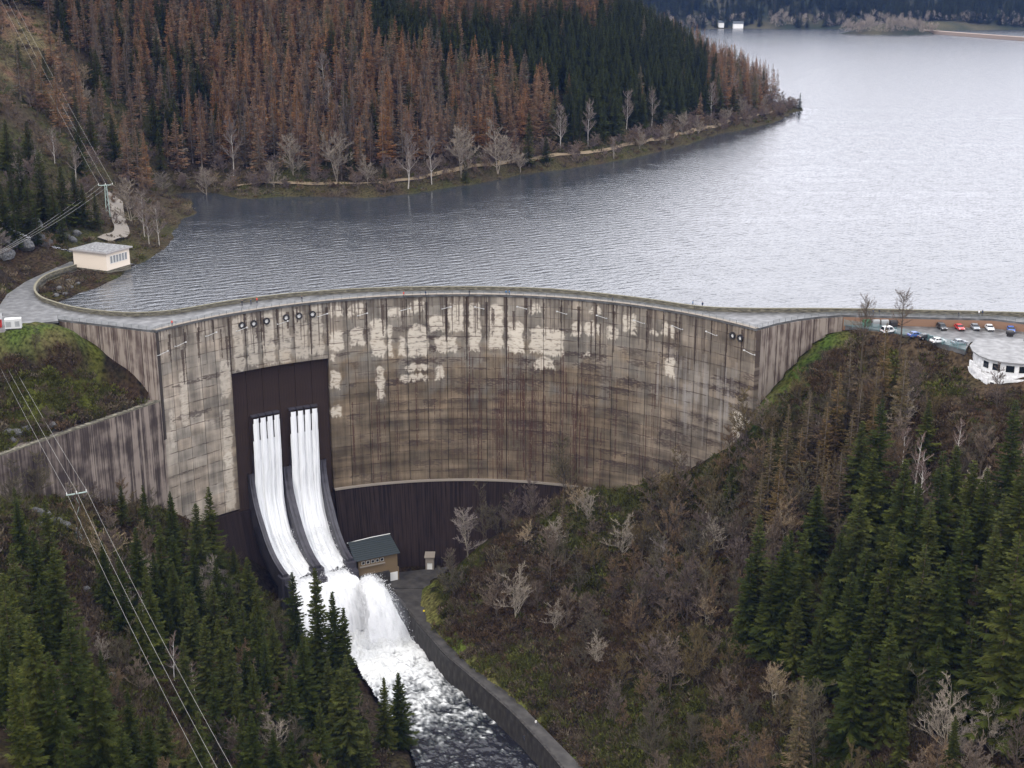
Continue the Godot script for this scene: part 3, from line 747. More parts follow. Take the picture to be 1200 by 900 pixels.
	ribbon(rw, [Vector2(200, -365.8), Vector2(150, -370.0), Vector2(137, -377.5), Vector2(119, -379.0), Vector2(95.5, -381.9)], 0.4, -2.5, 1.4)
	part(dm, "retaining_wall", rw.mesh(), M.brownwall)
	# round air vents and floodlight arms
	for p in PORTS:
		var o := arc(p[0], RAD, p[1])
		var inn := (Vector3(CC.x, p[1], CC.y) - o).normalized()
		var sd := inn.cross(Vector3.UP)
		var m := MB.new()
		var k := 18
		for i in k:
			var an0 := TAU * i / k
			var an1 := TAU * (i + 1) / k
			var u0 := sd * cos(an0) + Vector3.UP * sin(an0)
			var u1 := sd * cos(an1) + Vector3.UP * sin(an1)
			var f := inn * 0.55
			m.quad(o + u0 * 1.02, o + u0 * 1.02 + f, o + u1 * 1.02 + f, o + u1 * 1.02)
			m.quad(o + u0 * 1.02 + f, o + u0 * 0.62 + f, o + u1 * 0.62 + f, o + u1 * 1.02 + f)
			m.quad(o + u0 * 0.62 + f, o + u0 * 0.62 + inn * 0.05, o + u1 * 0.62 + inn * 0.05, o + u1 * 0.62 + f)
		var v := part(dm, "vent_ring", m.mesh(), M.dark)
		var dsk := MB.new()
		for i in k:
			var an0 := TAU * i / k
			var an1 := TAU * (i + 1) / k
			dsk.tri(o + inn * 0.12, o + inn * 0.12 + (sd * cos(an0) + Vector3.UP * sin(an0)) * 0.6, o + inn * 0.12 + (sd * cos(an1) + Vector3.UP * sin(an1)) * 0.6)
		part(v, "vent_cover", dsk.mesh(), M.white)
	for p in LAMPS + [[-55.1, -5.2], [53.9, -5.5]]:
		var o := arc(p[0], RAD, p[1])
		var inn := (Vector3(CC.x, p[1], CC.y) - o).normalized()
		var sd := inn.cross(Vector3.UP) * (1.0 if p[0] > 0 else -1.0)
		var m := MB.new()
		var e := o + inn * 1.6 + sd * 2.6 + Vector3(0, 1.0, 0)
		m.tube([o, o + inn * 0.9 + Vector3(0, 0.2, 0), e], [0.08, 0.08, 0.06], 6)
		m.box(Transform3D(Basis(), o + inn * 0.06), Vector3(0.3, 0.3, 0.3))
		var a := part(dm, "floodlight_arm", m.mesh(), M.lampgrey)
		var hd := MB.new()
		hd.prism_y(Transform3D(Basis(Vector3.UP, 0.4 + deg_to_rad(-p[0])), e), PackedVector2Array([Vector2(-0.2, -0.15), Vector2(0.2, -0.15), Vector2(0.28, 0.15), Vector2(-0.28, 0.15)]), -0.18, 0.15)
		part(a, "floodlight", hd.mesh(), M.lampgrey)
	build_spillway(dm)
	# training wall against the left abutment
	var tw := thing("training_wall", "dark streaked concrete retaining wall running left from the dam's foot", "wall", Vector3.ZERO)
	var tl := [Vector2(-98.3, -363.8), Vector2(-107.2, -350.3), Vector2(-116.2, -336.5), Vector2(-128.0, -318.0), Vector2(-141, -298)]
	var tm := mat(Color(1, 1, 1), 0.85)
	tm.albedo_texture = stained(52, Color8(122, 111, 102), Color8(50, 42, 39), 0.8, 512, 256)
	var uu := 0.0
	for i in tl.size() - 1:
		var n := 2
		for k in n:
			var a: Vector2 = tl[i].lerp(tl[i + 1], float(k) / n)
			var b: Vector2 = tl[i].lerp(tl[i + 1], float(k + 1) / n)
			var m := MB.new()
			var dd := (b - a).normalized() * 0.08
			wall_piece(m, a + dd, b - dd, 4.2, -60, -52, -18.4, -18.4, uu, uu + 0.11, 40.0)
			part(tw, "wall_panel", m.mesh(), tm)
			uu += 0.125
	var cp := MB.new()
	for i in tl.size() - 1: wall_piece(cp, tl[i], tl[i + 1], 1.5, -18.4, -18.4, -18.0, -18.0, 0, 0.1)
	part(tw, "coping", cp.mesh(), M.parapet)

# the curved chute: outward distance from the face and height at s = 0..1
func chute(s: float) -> Array:
	if s < 0.5: return [0.4, lerpf(-31.0, -54.0, s * 2.0), 0.0]
	var th := deg_to_rad(78.0) * (s - 0.5) * 2.0
	return [0.4 + 24.0 * (1 - cos(th)), -54.0 - 24.0 * sin(th), th]
func chute_point(ang: float, across: float, s: float, lift: float) -> Vector3:
	var c := chute(s)
	var o := arc(ang, RAD, c[1])
	var inn := (Vector3(CC.x, c[1], CC.y) - o).normalized()
	var sd := inn.cross(Vector3.UP)
	return o + inn * (c[0] + lift * cos(c[2])) + Vector3(0, lift * sin(c[2]), 0) - sd * across
func build_spillway(dm: Node3D) -> void:
	var wallm := mat(Color(1, 1, 1), 0.4)
	wallm.albedo_texture = stained(15, Color8(62, 60, 66), Color8(28, 26, 30), 0.6, 256, 256)
	for c in 2:
		var ang: float = [-35.55, -28.65][c]
		var hw := 4.75
		var fl := MB.new()
		for i in range(10, 40):
			var s0 := i / 40.0
			var s1 := (i + 1) / 40.0
			for q in 2:
				var l: float = [-0.55, -2.2][q]
				fl.quad_uv(chute_point(ang, -hw, s0, l), chute_point(ang, hw, s0, l), chute_point(ang, hw, s1, l), chute_point(ang, -hw, s1, l), Vector2(0, s0), Vector2(1, s0), Vector2(1, s1), Vector2(0, s1))
		fl.quad_uv(chute_point(ang, -hw, 1, -0.55), chute_point(ang, hw, 1, -0.55), chute_point(ang, hw, 1, -2.2), chute_point(ang, -hw, 1, -2.2), Vector2(0, 0), Vector2(1, 0), Vector2(1, 1), Vector2(0, 1))
		part(dm, "chute_floor", fl.mesh(), wallm)
	for e in [[-35.55, -5.6, 1.6], [-32.1, 0.0, 2.4], [-28.65, 5.7, 1.8]]:
		var m := MB.new()
		for i in range(15, 40):
			var s0 := i / 40.0
			var s1 := (i + 1) / 40.0
			var h0 := 3.6 * smoothstep(0.40, 0.72, s0) + 0.1
			var h1 := 3.6 * smoothstep(0.40, 0.72, s1) + 0.1
			var w: float = e[2] * 0.5
			var A := chute_point(e[0], e[1] - w, s0, h0); var B := chute_point(e[0], e[1] + w, s0, h0)
			var C := chute_point(e[0], e[1] + w, s1, h1); var D := chute_point(e[0], e[1] - w, s1, h1)
			m.quad_uv(A, B, C, D, Vector2(0, s0 * 3), Vector2(0.2, s0 * 3), Vector2(0.2, s1 * 3), Vector2(0, s1 * 3))
			for q in [-w, w]:
				m.quad_uv(chute_point(e[0], e[1] + q, s0, h0), chute_point(e[0], e[1] + q, s0, -2.4), chute_point(e[0], e[1] + q, s1, -2.4), chute_point(e[0], e[1] + q, s1, h1), Vector2(0, s0 * 3), Vector2(0.5, s0 * 3), Vector2(0.5, s1 * 3), Vector2(0, s1 * 3))
		var E0 := chute_point(e[0], e[1] - e[2] * 0.5, 1, 3.7)
		var E1 := chute_point(e[0], e[1] + e[2] * 0.5, 1, 3.7)
		m.quad_uv(E0, E1, E1 - Vector3(0, 13, 0), E0 - Vector3(0, 13, 0), Vector2(0, 0), Vector2(0.3, 0), Vector2(0.3, 1), Vector2(0, 1))
		part(dm, "chute_wall", m.mesh(), wallm)
		var nose := MB.new()   # blunt pier at the end of the wall
		var mid := chute_point(e[0], e[1], 1.0, 0.0)
		nose.box(Transform3D(Basis(Vector3.UP, deg_to_rad(-e[0])), mid + Vector3(0, -5.0, 0)), Vector3(e[2] + 1.6, 15.5, 4.0), 0.7)
		nose.box(Transform3D(Basis(Vector3.UP, deg_to_rad(-e[0])), mid + Vector3(0, -6.0, 0) + arc(e[0], -3.2, 0) - arc(e[0], 0, 0)), Vector3(e[2] + 0.6, 14.0, 3.5), 0.5)
		part(dm, "chute_pier", nose.mesh(), wallm)
	for c in 2:
		for k in 4:
			var ang: float = [-35.55, -28.65][c]
			var m := MB.new()
			var ctr := chute_point(ang, (k - 1.5) * 2.35, 0.0, -0.5)
			m.box(Transform3D(Basis(Vector3.UP, deg_to_rad(-ang)), ctr + Vector3(0, 0.6, 0)), Vector3(2.1, 0.5, 1.4), 0.15)
			part(dm, "outlet_lip", m.mesh(), wallm)

func water_surface() -> void:
	var foam := M.foam as Material
	for c in 2:
		var ang: float = [-35.55, -28.65][c]
		var m := MB.new()
		var nx := 56
		var ns := 150
		var grid := []
		var cg := []
		for j in ns + 1:
			var s := j / float(ns)
			var row := []
			var crow := []
			for i in nx + 1:
				var u := i / float(nx)
				var lobe := absf(sin(u * PI * 4.0))
				var fall := clampf(1.0 - s * 1.7, 0, 1)
				var d := 0.25 + 0.75 * pow(lobe, 0.5) * (0.35 + 0.65 * fall)
				d += nz.get_noise_3d(u * 260.0 + c * 500, s * 120.0, 0) * 0.7 * (0.25 + s)
				d += nz.get_noise_3d(u * 700.0 + c * 900, s * 420.0, 30) * 0.28 * (0.3 + s)
				d += smoothstep(0.75, 1.0, s) * (0.8 + nz.get_noise_3d(u * 300, s * 300, 70) * 1.5)
				var wgl := nz.get_noise_2d(s * 300.0, c * 60.0 + (0 if u < 0.5 else 200)) * 0.5 * s
				row.append(chute_point(ang, (u - 0.5) * (9.1 + 0.4 * s) + wgl, s, d - 0.15))
				var g := nz2.get_noise_2d(u * 900.0 + c * 300, s * 55.0) + 0.6 * nz2.get_noise_2d(u * 1500.0, s * 420.0 + c * 99)
				var k := clampf(0.67 - 0.22 * maxf(0, g + 0.05) + 0.05 * lobe, 0.30, 0.72)
				crow.append(Color(k * 0.97, k * 0.985, k))
			grid.append(row); cg.append(crow)
		for j in ns:
			var s := j / float(ns)
			for i in nx:
				var gap := absf(sin((i + 0.5) / nx * PI * 4.0))
				if gap < 0.36 * clampf(1.0 - s * 5.0, 0, 1) + 0.02: continue
				m.col = cg[j][i]
				m.quad(grid[j][i], grid[j][i + 1], grid[j + 1][i + 1], grid[j + 1][i])
		var o := ground("spillway_water", m.mesh(), foam, "stuff")
		tag(o, ["white water pouring down the left spillway chute", "white water pouring down the right spillway chute"][c], "water")
	# river
	var rp := river_poly
	var step := 0.4
	var m := MB.new()
	var x0 := -72.0
	var z0 := -396.0
	var w := int(95 / step)
	var l := int(126 / step)
	var hs := PackedFloat32Array()
	hs.resize((w + 1) * (l + 1))
	var fo := PackedFloat32Array()
	fo.resize((w + 1) * (l + 1))
	for j in l + 1:
		for i in w + 1:
			var x := x0 + i * step
			var z := z0 + j * step
			var dist := Vector2(x, z).distance_to(Vector2(-48, -362))
			var n := nz.get_noise_2d(x * 9.0, z * 9.0)
			var n2 := nz.get_noise_2d(x * 30.0 + 70, z * 22.0)
			var n3 := nz2.get_noise_2d(x * 20.0, z * 34.0)
			var f := clampf(1.7 - dist / 38.0, -0.9, 1.4)
			fo[j * (w + 1) + i] = clampf(f + n * 0.5 + n2 * 0.4 + nz.get_noise_2d(x * 75.0, z * 52.0) * 0.55 + maxf(0.0, n3 - 0.2) * 2.0, 0, 1)
			hs[j * (w + 1) + i] = -91.0 + (n * 0.7 + n2 * 0.55) * (0.55 + clampf(f, 0, 1)) + clampf(1.0 - dist / 14.0, 0, 1) * (2.0 + n2 * 2.0)
	for j in l:
		for i in w:
			var x := x0 + i * step
			var z := z0 + j * step
			if not Geometry2D.is_point_in_polygon(Vector2(x, z), rp): continue
			var a := j * (w + 1) + i
			m.quad(Vector3(x, hs[a], z), Vector3(x + step, hs[a + 1], z), Vector3(x + step, hs[a + w + 2], z + step), Vector3(x, hs[a + w + 1], z + step))
			var base := m.c.size() - 6
			var ids := [a, a + 1, a + w + 2, a, a + w + 2, a + w + 1]
			for q in 6:
				var f := fo[ids[q]]
				m.c[base + q] = Color(0.012, 0.015, 0.017).lerp(Color(0.60, 0.61, 0.60), f * f * 0.95)
	var rm := mat(Color.WHITE, 0.22, true)
	ground("river_water", m.mesh(), rm)
	# plume thrown up by the bottom outlet
	var pm := MB.new()
	var S := Vector3(-45.5, -82.5, -379.5)
	var dr := Vector3(0.38, 0, 0.92).normalized()
	var side := dr.cross(Vector3.UP)
	var rings := []
	var kk := 46
	var nn := 60
	for j in nn + 1:
		var s := j / float(nn)
		var c := S + dr * (23.0 * s) + Vector3(0, 24.0 * s - 38.0 * s * s, 0)
		var rad := 1.3 + 5.6 * pow(s, 1.15)
		var row := []
		for i in kk:
			var an := TAU * i / kk
			var q := Vector3(cos(an) * 11.0, sin(an) * 11.0, s * 60.0)
			var rr := rad * (1.0 + nz.get_noise_3d(q.x * 3, q.y * 3, q.z * 1.6) * 0.55 * (0.3 + s) + nz.get_noise_3d(q.x * 9, q.y * 9, q.z * 5 + 50) * 0.30 * (0.3 + s))
			row.append(c + (side * cos(an) + Vector3.UP * sin(an) * (0.85 if sin(an) > 0 else 1.6)) * rr)
		rings.append(row)
	for j in nn:
		for i in kk:
			pm.col = Color(0.66, 0.67, 0.68) * (1.0 - 0.3 * maxf(0, nz2.get_noise_2d(i * 30.0, j * 12.0)))
			pm.col.a = 1
			pm.quad(rings[j][i], rings[j][(i + 1) % kk], rings[j + 1][(i + 1) % kk], rings[j + 1][i])
	for i in range(1, kk - 1): pm.tri(rings[nn][0], rings[nn][i], rings[nn][i + 1])
	var po := ground("outlet_plume", pm.mesh(), foam, "stuff")
	tag(po, "tall white plume of water bursting from the bottom outlet", "water")
	# spray: loose drops and clots round the plume and below the chutes
	var dm := MB.new()
	dm.tri(Vector3(0, 1, 0), Vector3(0.9, -0.4, 0), Vector3(-0.4, -0.4, 0.8)); dm.tri(Vector3(0, 1, 0), Vector3(-0.4, -0.4, 0.8), Vector3(-0.5, -0.3, -0.8))
	dm.tri(Vector3(0, 1, 0), Vector3(-0.5, -0.3, -0.8), Vector3(0.9, -0.4, 0)); dm.tri(Vector3(0.9, -0.4, 0), Vector3(-0.5, -0.3, -0.8), Vector3(-0.4, -0.4, 0.8))
	var xf := []
	var cols := []
	for k in 9000:
		var s := pow(rng.randf(), 0.7)
		var c := S + dr * (25.0 * s) + Vector3(0, 24.0 * s - 36.0 * s * s, 0)
		var rad := (1.3 + 5.6 * pow(s, 1.15)) * (0.85 + 0.5 * absf(rng.randfn(0, 0.5)))
		var an := rng.randf() * TAU
		var p := c + (side * cos(an) + Vector3.UP * sin(an)) * rad
		if p.y < -91.5: p.y = -91 + rng.randf() * 2.0
		var sz := rng.randf_range(0.04, 0.17)
		xf.append(Transform3D(Basis.from_euler(Vector3(rng.randf() * 6, rng.randf() * 6, 0)).scaled(Vector3.ONE * sz), p)); cols.append(Color(0.68, 0.69, 0.70))
	for k in 7000:
		var c := k % 2
		var s := 0.72 + 0.40 * pow(rng.randf(), 0.8)
		var p := chute_point([-35.55, -28.65][c], rng.randf_range(-4.8, 4.8), minf(s, 1.0), 0.6 + absf(rng.randfn(0, 0.8)))
		if s > 1.0: p += Vector3(0.5, 0, 0.8) * (s - 1.0) * 60.0 + Vector3(0, -200.0 * (s - 1.0) * (s - 1.0) * rng.randf() * 4.0, 0)
		if p.y < -91.5: p.y = -91.0 + rng.randf() * 2.5
		xf.append(Transform3D(Basis.from_euler(Vector3(rng.randf() * 6, rng.randf() * 6, 0)).scaled(Vector3.ONE * rng.randf_range(0.04, 0.20)), p)); cols.append(Color(0.68, 0.69, 0.70))
	scatter("spray", dm.mesh(), M.foam, xf, cols)
	var sp := get_child(get_child_count() - 1)
	tag(sp, "loose white spray flying round the plume and chutes", "spray")
	# sheets leaving the lips of the chutes
	for c in 2:
		var sm := MB.new()
		var ang: float = [-35.55, -28.65][c]
		var L := chute_point(ang, 0, 1.0, 0.3)
		var inn := (Vector3(CC.x, L.y, CC.y) - L)
		inn.y = 0
		inn = inn.normalized()
		var sd := inn.cross(Vector3.UP)
		var g := []
		for j in 31:
			var t := j / 30.0
			var row := []
			for i in 31:
				var u := i / 30.0 - 0.5
				var n := nz.get_noise_3d(u * 160, t * 130, c * 80.0) * 2.0 + nz.get_noise_3d(u * 420, t * 380, c * 80.0 + 9) * 1.2
				row.append(L + inn * (16.0 * t) - sd * (u * (9.3 + 6.0 * t)) + Vector3(0, 0.3 + 1.5 * t - 15.5 * t * t + n * (0.25 + t), 0))
			g.append(row)
		for j in 30:
			for i in 30:
				sm.col = Color(0.64, 0.65, 0.66) * (1.0 - 0.45 * maxf(0, nz2.get_noise_2d(i * 30.0 + c * 500, j * 14.0)))
				sm.col.a = 1
				sm.quad(g[j][i], g[j][i + 1], g[j + 1][i + 1], g[j + 1][i])
		var so := ground("falling_water", sm.mesh(), foam, "stuff")
		tag(so, ["foaming water leaping off the left chute lip", "foaming water leaping off the right chute lip"][c], "water")
# ---------------------------------------------------------------- buildings
func pane(p: Node3D, at: Vector3, yaw: float, w: float, h: float, nm := "window") -> MeshInstance3D:
	var b := Transform3D(Basis(Vector3.UP, yaw), at)
	var f := MB.new()
	for s in [-1, 1]:
		f.box(b * Transform3D(Basis(), Vector3(s * (w * 0.5 - 0.05), 0, 0.03)), Vector3(0.1, h, 0.14))
		f.box(b * Transform3D(Basis(), Vector3(0, s * (h * 0.5 - 0.05), 0.03)), Vector3(w - 0.2, 0.1, 0.14))
	var o := part(p, nm, f.mesh(), M.white)
	var g := MB.new()
	g.box(b * Transform3D(Basis(), Vector3(0, 0, 0.02)), Vector3(w - 0.18, h - 0.18, 0.06))
	part(o, "pane", g.mesh(), M.glass)
	return o
func yaw_of(n: Vector2) -> float:
	return atan2(n.x, n.y)
func buildings() -> void:
	# valve house at the left shore
	var vh := thing("valve_house", "cream flat-roofed valve house standing in the lake's left shore", "building", Vector3(-138, 0, -452))
	var A := Vector2(-147, -450); var B := Vector2(-134.1, -443.5); var C := Vector2(-129.3, -454.1)
	var Dq := A + C - B
	var o2 := Vector2(-138, -452)
	var q := PackedVector2Array([A - o2, B - o2, C - o2, Dq - o2])
	var m := MB.new()
	m.prism_y(Transform3D.IDENTITY, q, 1.6, 7.3)
	part(vh, "wall", m.mesh(), M.cream)
	m = MB.new()
	var big := Geometry2D.offset_polygon(q, 0.18, Geometry2D.JOIN_MITER)[0]
	m.prism_y(Transform3D.IDENTITY, big, -4.0, 1.6)
	part(vh, "plinth", m.mesh(), M.parapet)
	m = MB.new()
	m.prism_y(Transform3D.IDENTITY, Geometry2D.offset_polygon(q, 0.9, Geometry2D.JOIN_MITER)[0], 7.3, 7.75)
	part(vh, "roof", m.mesh(), M.roof)
	m = MB.new()
	m.prism_y(Transform3D.IDENTITY, Geometry2D.offset_polygon(q, 0.55, Geometry2D.JOIN_MITER)[0], 7.75, 7.85)
	part(vh, "roof_felt", m.mesh(), M.felt)
	var e := (C - B).normalized()
	var n := Vector2(-e.y, e.x)
	if n.dot(B - A) < 0: n = -n
	for i in 6:
		var w := B + e * (2.4 + i * 1.45) - o2
		pane(vh, Vector3(w.x + n.x * 0.02, 4.9, w.y + n.y * 0.02), yaw_of(n), 1.25, 2.6).get_child(0).material_override = M.grey
	# restaurant below the car park
	var rs := thing("restaurant", "white round-fronted building under the car park with a flat grey roof", "building", Vector3(135, -7, -348))
	var rp := PackedVector2Array()
	for p in [Vector2(127.4, -362), Vector2(123.4, -355), Vector2(122.4, -349.5), Vector2(122.7, -345), Vector2(124.0, -341.5), Vector2(126.6, -338.9), Vector2(130.5, -337.4), Vector2(136, -337), Vector2(146, -337.6), Vector2(158, -340), Vector2(158, -362)]: rp.push_back(p - Vector2(135, -348))
	m = MB.new()
	m.prism_y(Transform3D.IDENTITY, rp, 7.0, 7.35)
	part(rs, "roof", m.mesh(), M.roofgrey)
	var wp: PackedVector2Array = Geometry2D.offset_polygon(rp, -1.0, Geometry2D.JOIN_MITER)[0]
	m = MB.new()
	m.prism_y(Transform3D.IDENTITY, wp, 0.0, 7.0)
	part(rs, "wall", m.mesh(), M.whitewall)
	m = MB.new()
	m.prism_y(Transform3D.IDENTITY, Geometry2D.offset_polygon(rp, 0.5, Geometry2D.JOIN_MITER)[0], -3.0, 2.4)
	part(rs, "terrace_base", m.mesh(), M.whitewall)
	m = MB.new()
	var tp: PackedVector2Array = Geometry2D.offset_polygon(rp, 0.55, Geometry2D.JOIN_MITER)[0]
	for i in tp.size():
		var a := tp[i]
		var b := tp[(i + 1) % tp.size()]
		if (a + b).y * 0.5 > -4.0: wall_piece(m, a, b, -0.25, 2.4, 2.4, 3.1, 3.1, 0, 0.1)
	part(rs, "terrace_parapet", m.mesh(), M.whitewall)
	var front := []
	for i in wp.size():
		var a := wp[i]
		var b := wp[(i + 1) % wp.size()]
		var mid := (a + b) * 0.5
		if mid.y > 3.5 and a.distance_to(b) > 1.5:
			var d := (b - a).normalized()
			var nn := Vector2(d.y, -d.x)
			if nn.dot(mid) < 0: nn = -nn
			var cnt := maxi(1, int(a.distance_to(b) / 2.6))
			for k in cnt:
				var p := a.lerp(b, (k + 0.5) / cnt)
				pane(rs, Vector3(p.x + nn.x * 0.02, 5.35, p.y + nn.y * 0.02), yaw_of(nn), minf(2.3, a.distance_to(b) / cnt - 0.3), 2.0)
				var pb := p + nn * 1.52
				if k % 2 == 0: pane(rs, Vector3(pb.x, 1.2, pb.y), yaw_of(nn), 1.3, 0.9)
	for s in [[Vector2(2.5, -16.5), 0], [Vector2(4.6, -8.5), 1]]:   # roof ventilators
		m = MB.new()
		var pr := []
		for k in 7: pr.append(Vector3(s[0].x, 7.35 + [0, 0.7, 0.7, 1.0, 1.35, 1.6, 1.7][k], s[0].y))
		m.tube(pr, [0.9, 0.9, 1.15, 1.2, 1.2, 1.0, 0.3], 12)
		part(rs, "roof_vent", m.mesh(), M.dark)
	m = MB.new()   # outside stair parapets
	for k in 5:
		m.box(Transform3D(Basis(Vector3.UP, 0.35), Vector3(-13.6 + k * 0.55, 4.6 - k * 0.75, 1.5 + k * 1.35)), Vector3(0.3, 1.9, 1.5))
	part(rs, "stair_parapet", m.mesh(), M.whitewall)
	m = MB.new()
	m.box(Transform3D(Basis(), Vector3(-1.0, -1.4, 11.55)), Vector3(1.3, 2.4, 0.12))
	part(rs, "door", m.mesh(), M.red).set_meta("label", "red door at the foot of the white building")
	# power house at the foot of the dam
	var ph := thing("power_house", "small tan power house with a dark slate roof at the dam foot", "building", Vector3(-41.6, -84.4, -385.0))
	ph.scale = Vector3(0.88, 0.86, 0.88)
	var ax := Vector3(13.5, 0, -7.0).normalized()
	var an := Vector3(7.0, 0, 13.5).normalized()
	var T := Transform3D(Basis(ax, Vector3.UP, an), Vector3.ZERO)
	m = MB.new()
	m.box(T * Transform3D(Basis(), Vector3(0.6, 7.7, -3.9)), Vector3(14.6, 6.4, 7.6))
	part(ph, "wall", m.mesh(), M.tan)
	m = MB.new()
	m.box(T * Transform3D(Basis(), Vector3(-1.6, 1.6, -3.4)), Vector3(12.2, 5.9, 9.4))
	m.box(T * Transform3D(Basis(), Vector3(-5.4, -1.5, 3.2)), Vector3(4.6, 12.0, 6.0))
	part(ph, "base", m.mesh(), M.wetconc)
	m = MB.new()
	var z0 := 1.0
	var z1 := -8.2
	m.col = Color.WHITE
	for r in 10:   # slate courses, each lapping the next
		var za := lerpf(z0, z1, r / 10.0)
		var zb := lerpf(z0, z1, (r + 1.15) / 10.0)
		var ya := lerpf(10.9, 14.6, r / 10.0)
		var yb := lerpf(10.9, 14.6, (r + 1.0) / 10.0) - 0.02
		var cut := 0.0 if r < 5 else 0.0
		m.quad(T * Vector3(-8.4 + r * 0.12, ya + 0.06, za), T * Vector3(8.6 - cut, ya + 0.06, za), T * Vector3(8.6, yb, zb), T * Vector3(-8.4 + r * 0.12, yb, zb))
		m.quad(T * Vector3(-8.4, ya + 0.06, za), T * Vector3(8.6, ya + 0.06, za), T * Vector3(8.6, ya - 0.1, za), T * Vector3(-8.4, ya - 0.1, za))
	for s in [-8.4, 8.6]: m.tri(T * Vector3(s, 10.9, z0), T * Vector3(s, 14.6, z1), T * Vector3(s, 10.9, z1))
	var rf := part(ph, "roof", m.mesh(), M.slate)
	m = MB.new()
	m.tube([T * Vector3(-7.6, 14.35, -8.2), T * Vector3(1.5, 14.75, -8.3), T * Vector3(8.7, 14.75, -8.3)], [0.14, 0.14, 0.14], 5)
	part(rf, "ridge_flashing", m.mesh(), M.white)
	for i in 5: pane(ph, T * Vector3(-4.9 + i * 1.75, 9.3, -0.06), atan2(an.x, an.z), 1.2, 1.2)
	m = MB.new()
	m.box(T * Transform3D(Basis(), Vector3(-1.6, 8.0, 0.2)), Vector3(9.4, 0.35, 0.7))
	part(ph, "sill_band", m.mesh(), M.conc)
	m = MB.new()
	m.box(T * Transform3D(Basis(), Vector3(6.4, 1.8, 0.0)), Vector3(2.8, 3.2, 0.2))
	part(ph, "door", m.mesh(), M.white)
	m = MB.new()
	m.box(T * Transform3D(Basis(), Vector3(6.2, 2.4, -3.6)), Vector3(4.4, 5.2, 7.0))
	part(ph, "lower_wall", m.mesh(), M.tan)
	# portal in the wall foot
	var gp := thing("gallery_portal", "small concrete portal with a white door in the dam foot", "doorway", Vector3(-26.0, -84.4, -396.2))
	gp.scale = Vector3(0.62, 0.72, 0.8)
	m = MB.new()
	for s in [-1, 1]: m.box(Transform3D(Basis(), Vector3(s * 1.7, 2.7, -1.6)), Vector3(0.8, 6.4, 5.0))
	m.box(Transform3D(Basis(), Vector3(0, 4.6, -1.6)), Vector3(2.6, 2.6, 5.0))
	part(gp, "frame", m.mesh(), M.conc)
	m = MB.new()
	m.box(Transform3D(Basis(), Vector3(0, 6.1, -1.4)), Vector3(5.2, 0.4, 5.8))
	part(gp, "roof_slab", m.mesh(), M.conc)
	m = MB.new()
	m.box(Transform3D(Basis(), Vector3(0, 1.4, 0.5)), Vector3(2.6, 3.8, 0.15))
	part(gp, "door", m.mesh(), M.white)
	# hut and cabin on the left bank
	var ks := thing("red_hut", "red timber hut with a grey roof at the left edge", "hut", Vector3(-144.2, height(-144.2, -369.0) - 0.2, -369.0), 0.3)
	m = MB.new()
	for i in 9: m.box(Transform3D(Basis(), Vector3(-1.6 + i * 0.4, 1.7, 0)), Vector3(0.37, 3.6, 3.4))
	part(ks, "wall", m.mesh(), M.red)
	m = MB.new()
	for s in [-1, 1]: m.quad(Vector3(-2.2, 4.7, 0), Vector3(2.2, 4.7, 0), Vector3(2.2, 3.3, s * 2.3), Vector3(-2.2, 3.3, s * 2.3))
	for s in [-1.9, 1.9]: m.tri(Vector3(s, 4.6, 0), Vector3(s, 3.4, 2.1), Vector3(s, 3.4, -2.1))
	part(ks, "roof", m.mesh(), M.roofgrey)
	var cb := thing("equipment_cabin", "white boxy equipment cabin on the grass left of the dam", "cabin", Vector3(-136.6, height(-136.6, -362.5) - 0.1, -362.5), 0.25)
	m = MB.new()
	m.box(Transform3D(Basis(), Vector3(0, 1.5, 0)), Vector3(4.3, 2.6, 2.4), 0.12)
	part(cb, "body", m.mesh(), M.lampgrey)
	for i in 7:
		m = MB.new()
		m.box(Transform3D(Basis(), Vector3(-1.2, 0.8 + i * 0.22, 1.22)), Vector3(1.4, 0.12, 0.06))
		part(cb, "louvre", m.mesh(), M.grey)
	for i in 7:
		m = MB.new()
		m.box(Transform3D(Basis(), Vector3(1.1, 0.8 + i * 0.22, 1.22)), Vector3(1.2, 0.12, 0.06))
		part(cb, "louvre", m.mesh(), M.grey)
	m = MB.new()
	m.box(Transform3D(Basis(), Vector3(0, 0.0, 0)), Vector3(4.0, 0.5, 2.2))
	part(cb, "base", m.mesh(), M.dark)
	# waste containers by the car park wall
	for i in 4:
		var b := thing("waste_container", ["green wheeled waste container at the left end of the row", "grey waste container second from the left by the wall", "grey waste container third from the left by the wall", "dark waste container at the right end of the row"][i], "container", Vector3(101.6 + i * 2.5, -0.75, -379.2 + i * 0.25), 0.1, "waste containers along the car park wall")
		m = MB.new()
		m.prism_y(Transform3D.IDENTITY, PackedVector2Array([Vector2(-1.0, -0.7), Vector2(1.0, -0.7), Vector2(1.0, 0.7), Vector2(-1.0, 0.7)]), 0.25, 1.5)
		part(b, "bin", m.mesh(), [M.green, M.grey, M.grey, M.dark][i])
		m = MB.new()
		m.tube([Vector3(-1.05, 1.5, 0), Vector3(1.05, 1.5, 0)], [0.72, 0.72], 10)
		part(b, "lid", m.mesh(), [M.green, M.grey, M.grey, M.dark][i])
		for s in [-1, 1]:
			m = MB.new()
			m.tube([Vector3(s * 0.7, 0.14, -0.6), Vector3(s * 0.7, 0.14, 0.6)], [0.14, 0.14], 8)
			part(b, "wheel", m.mesh(), M.dark)
	# mesh fence at the car park edge
	var fl := resample([Vector2(95.6, -380.9), Vector2(104, -375.2), Vector2(113, -367.9), Vector2(122.0, -354.2)], 2.5)
	var fe := thing("wire_fence", "blue-green mesh fence along the car park's slope edge", "fence", Vector3.ZERO)
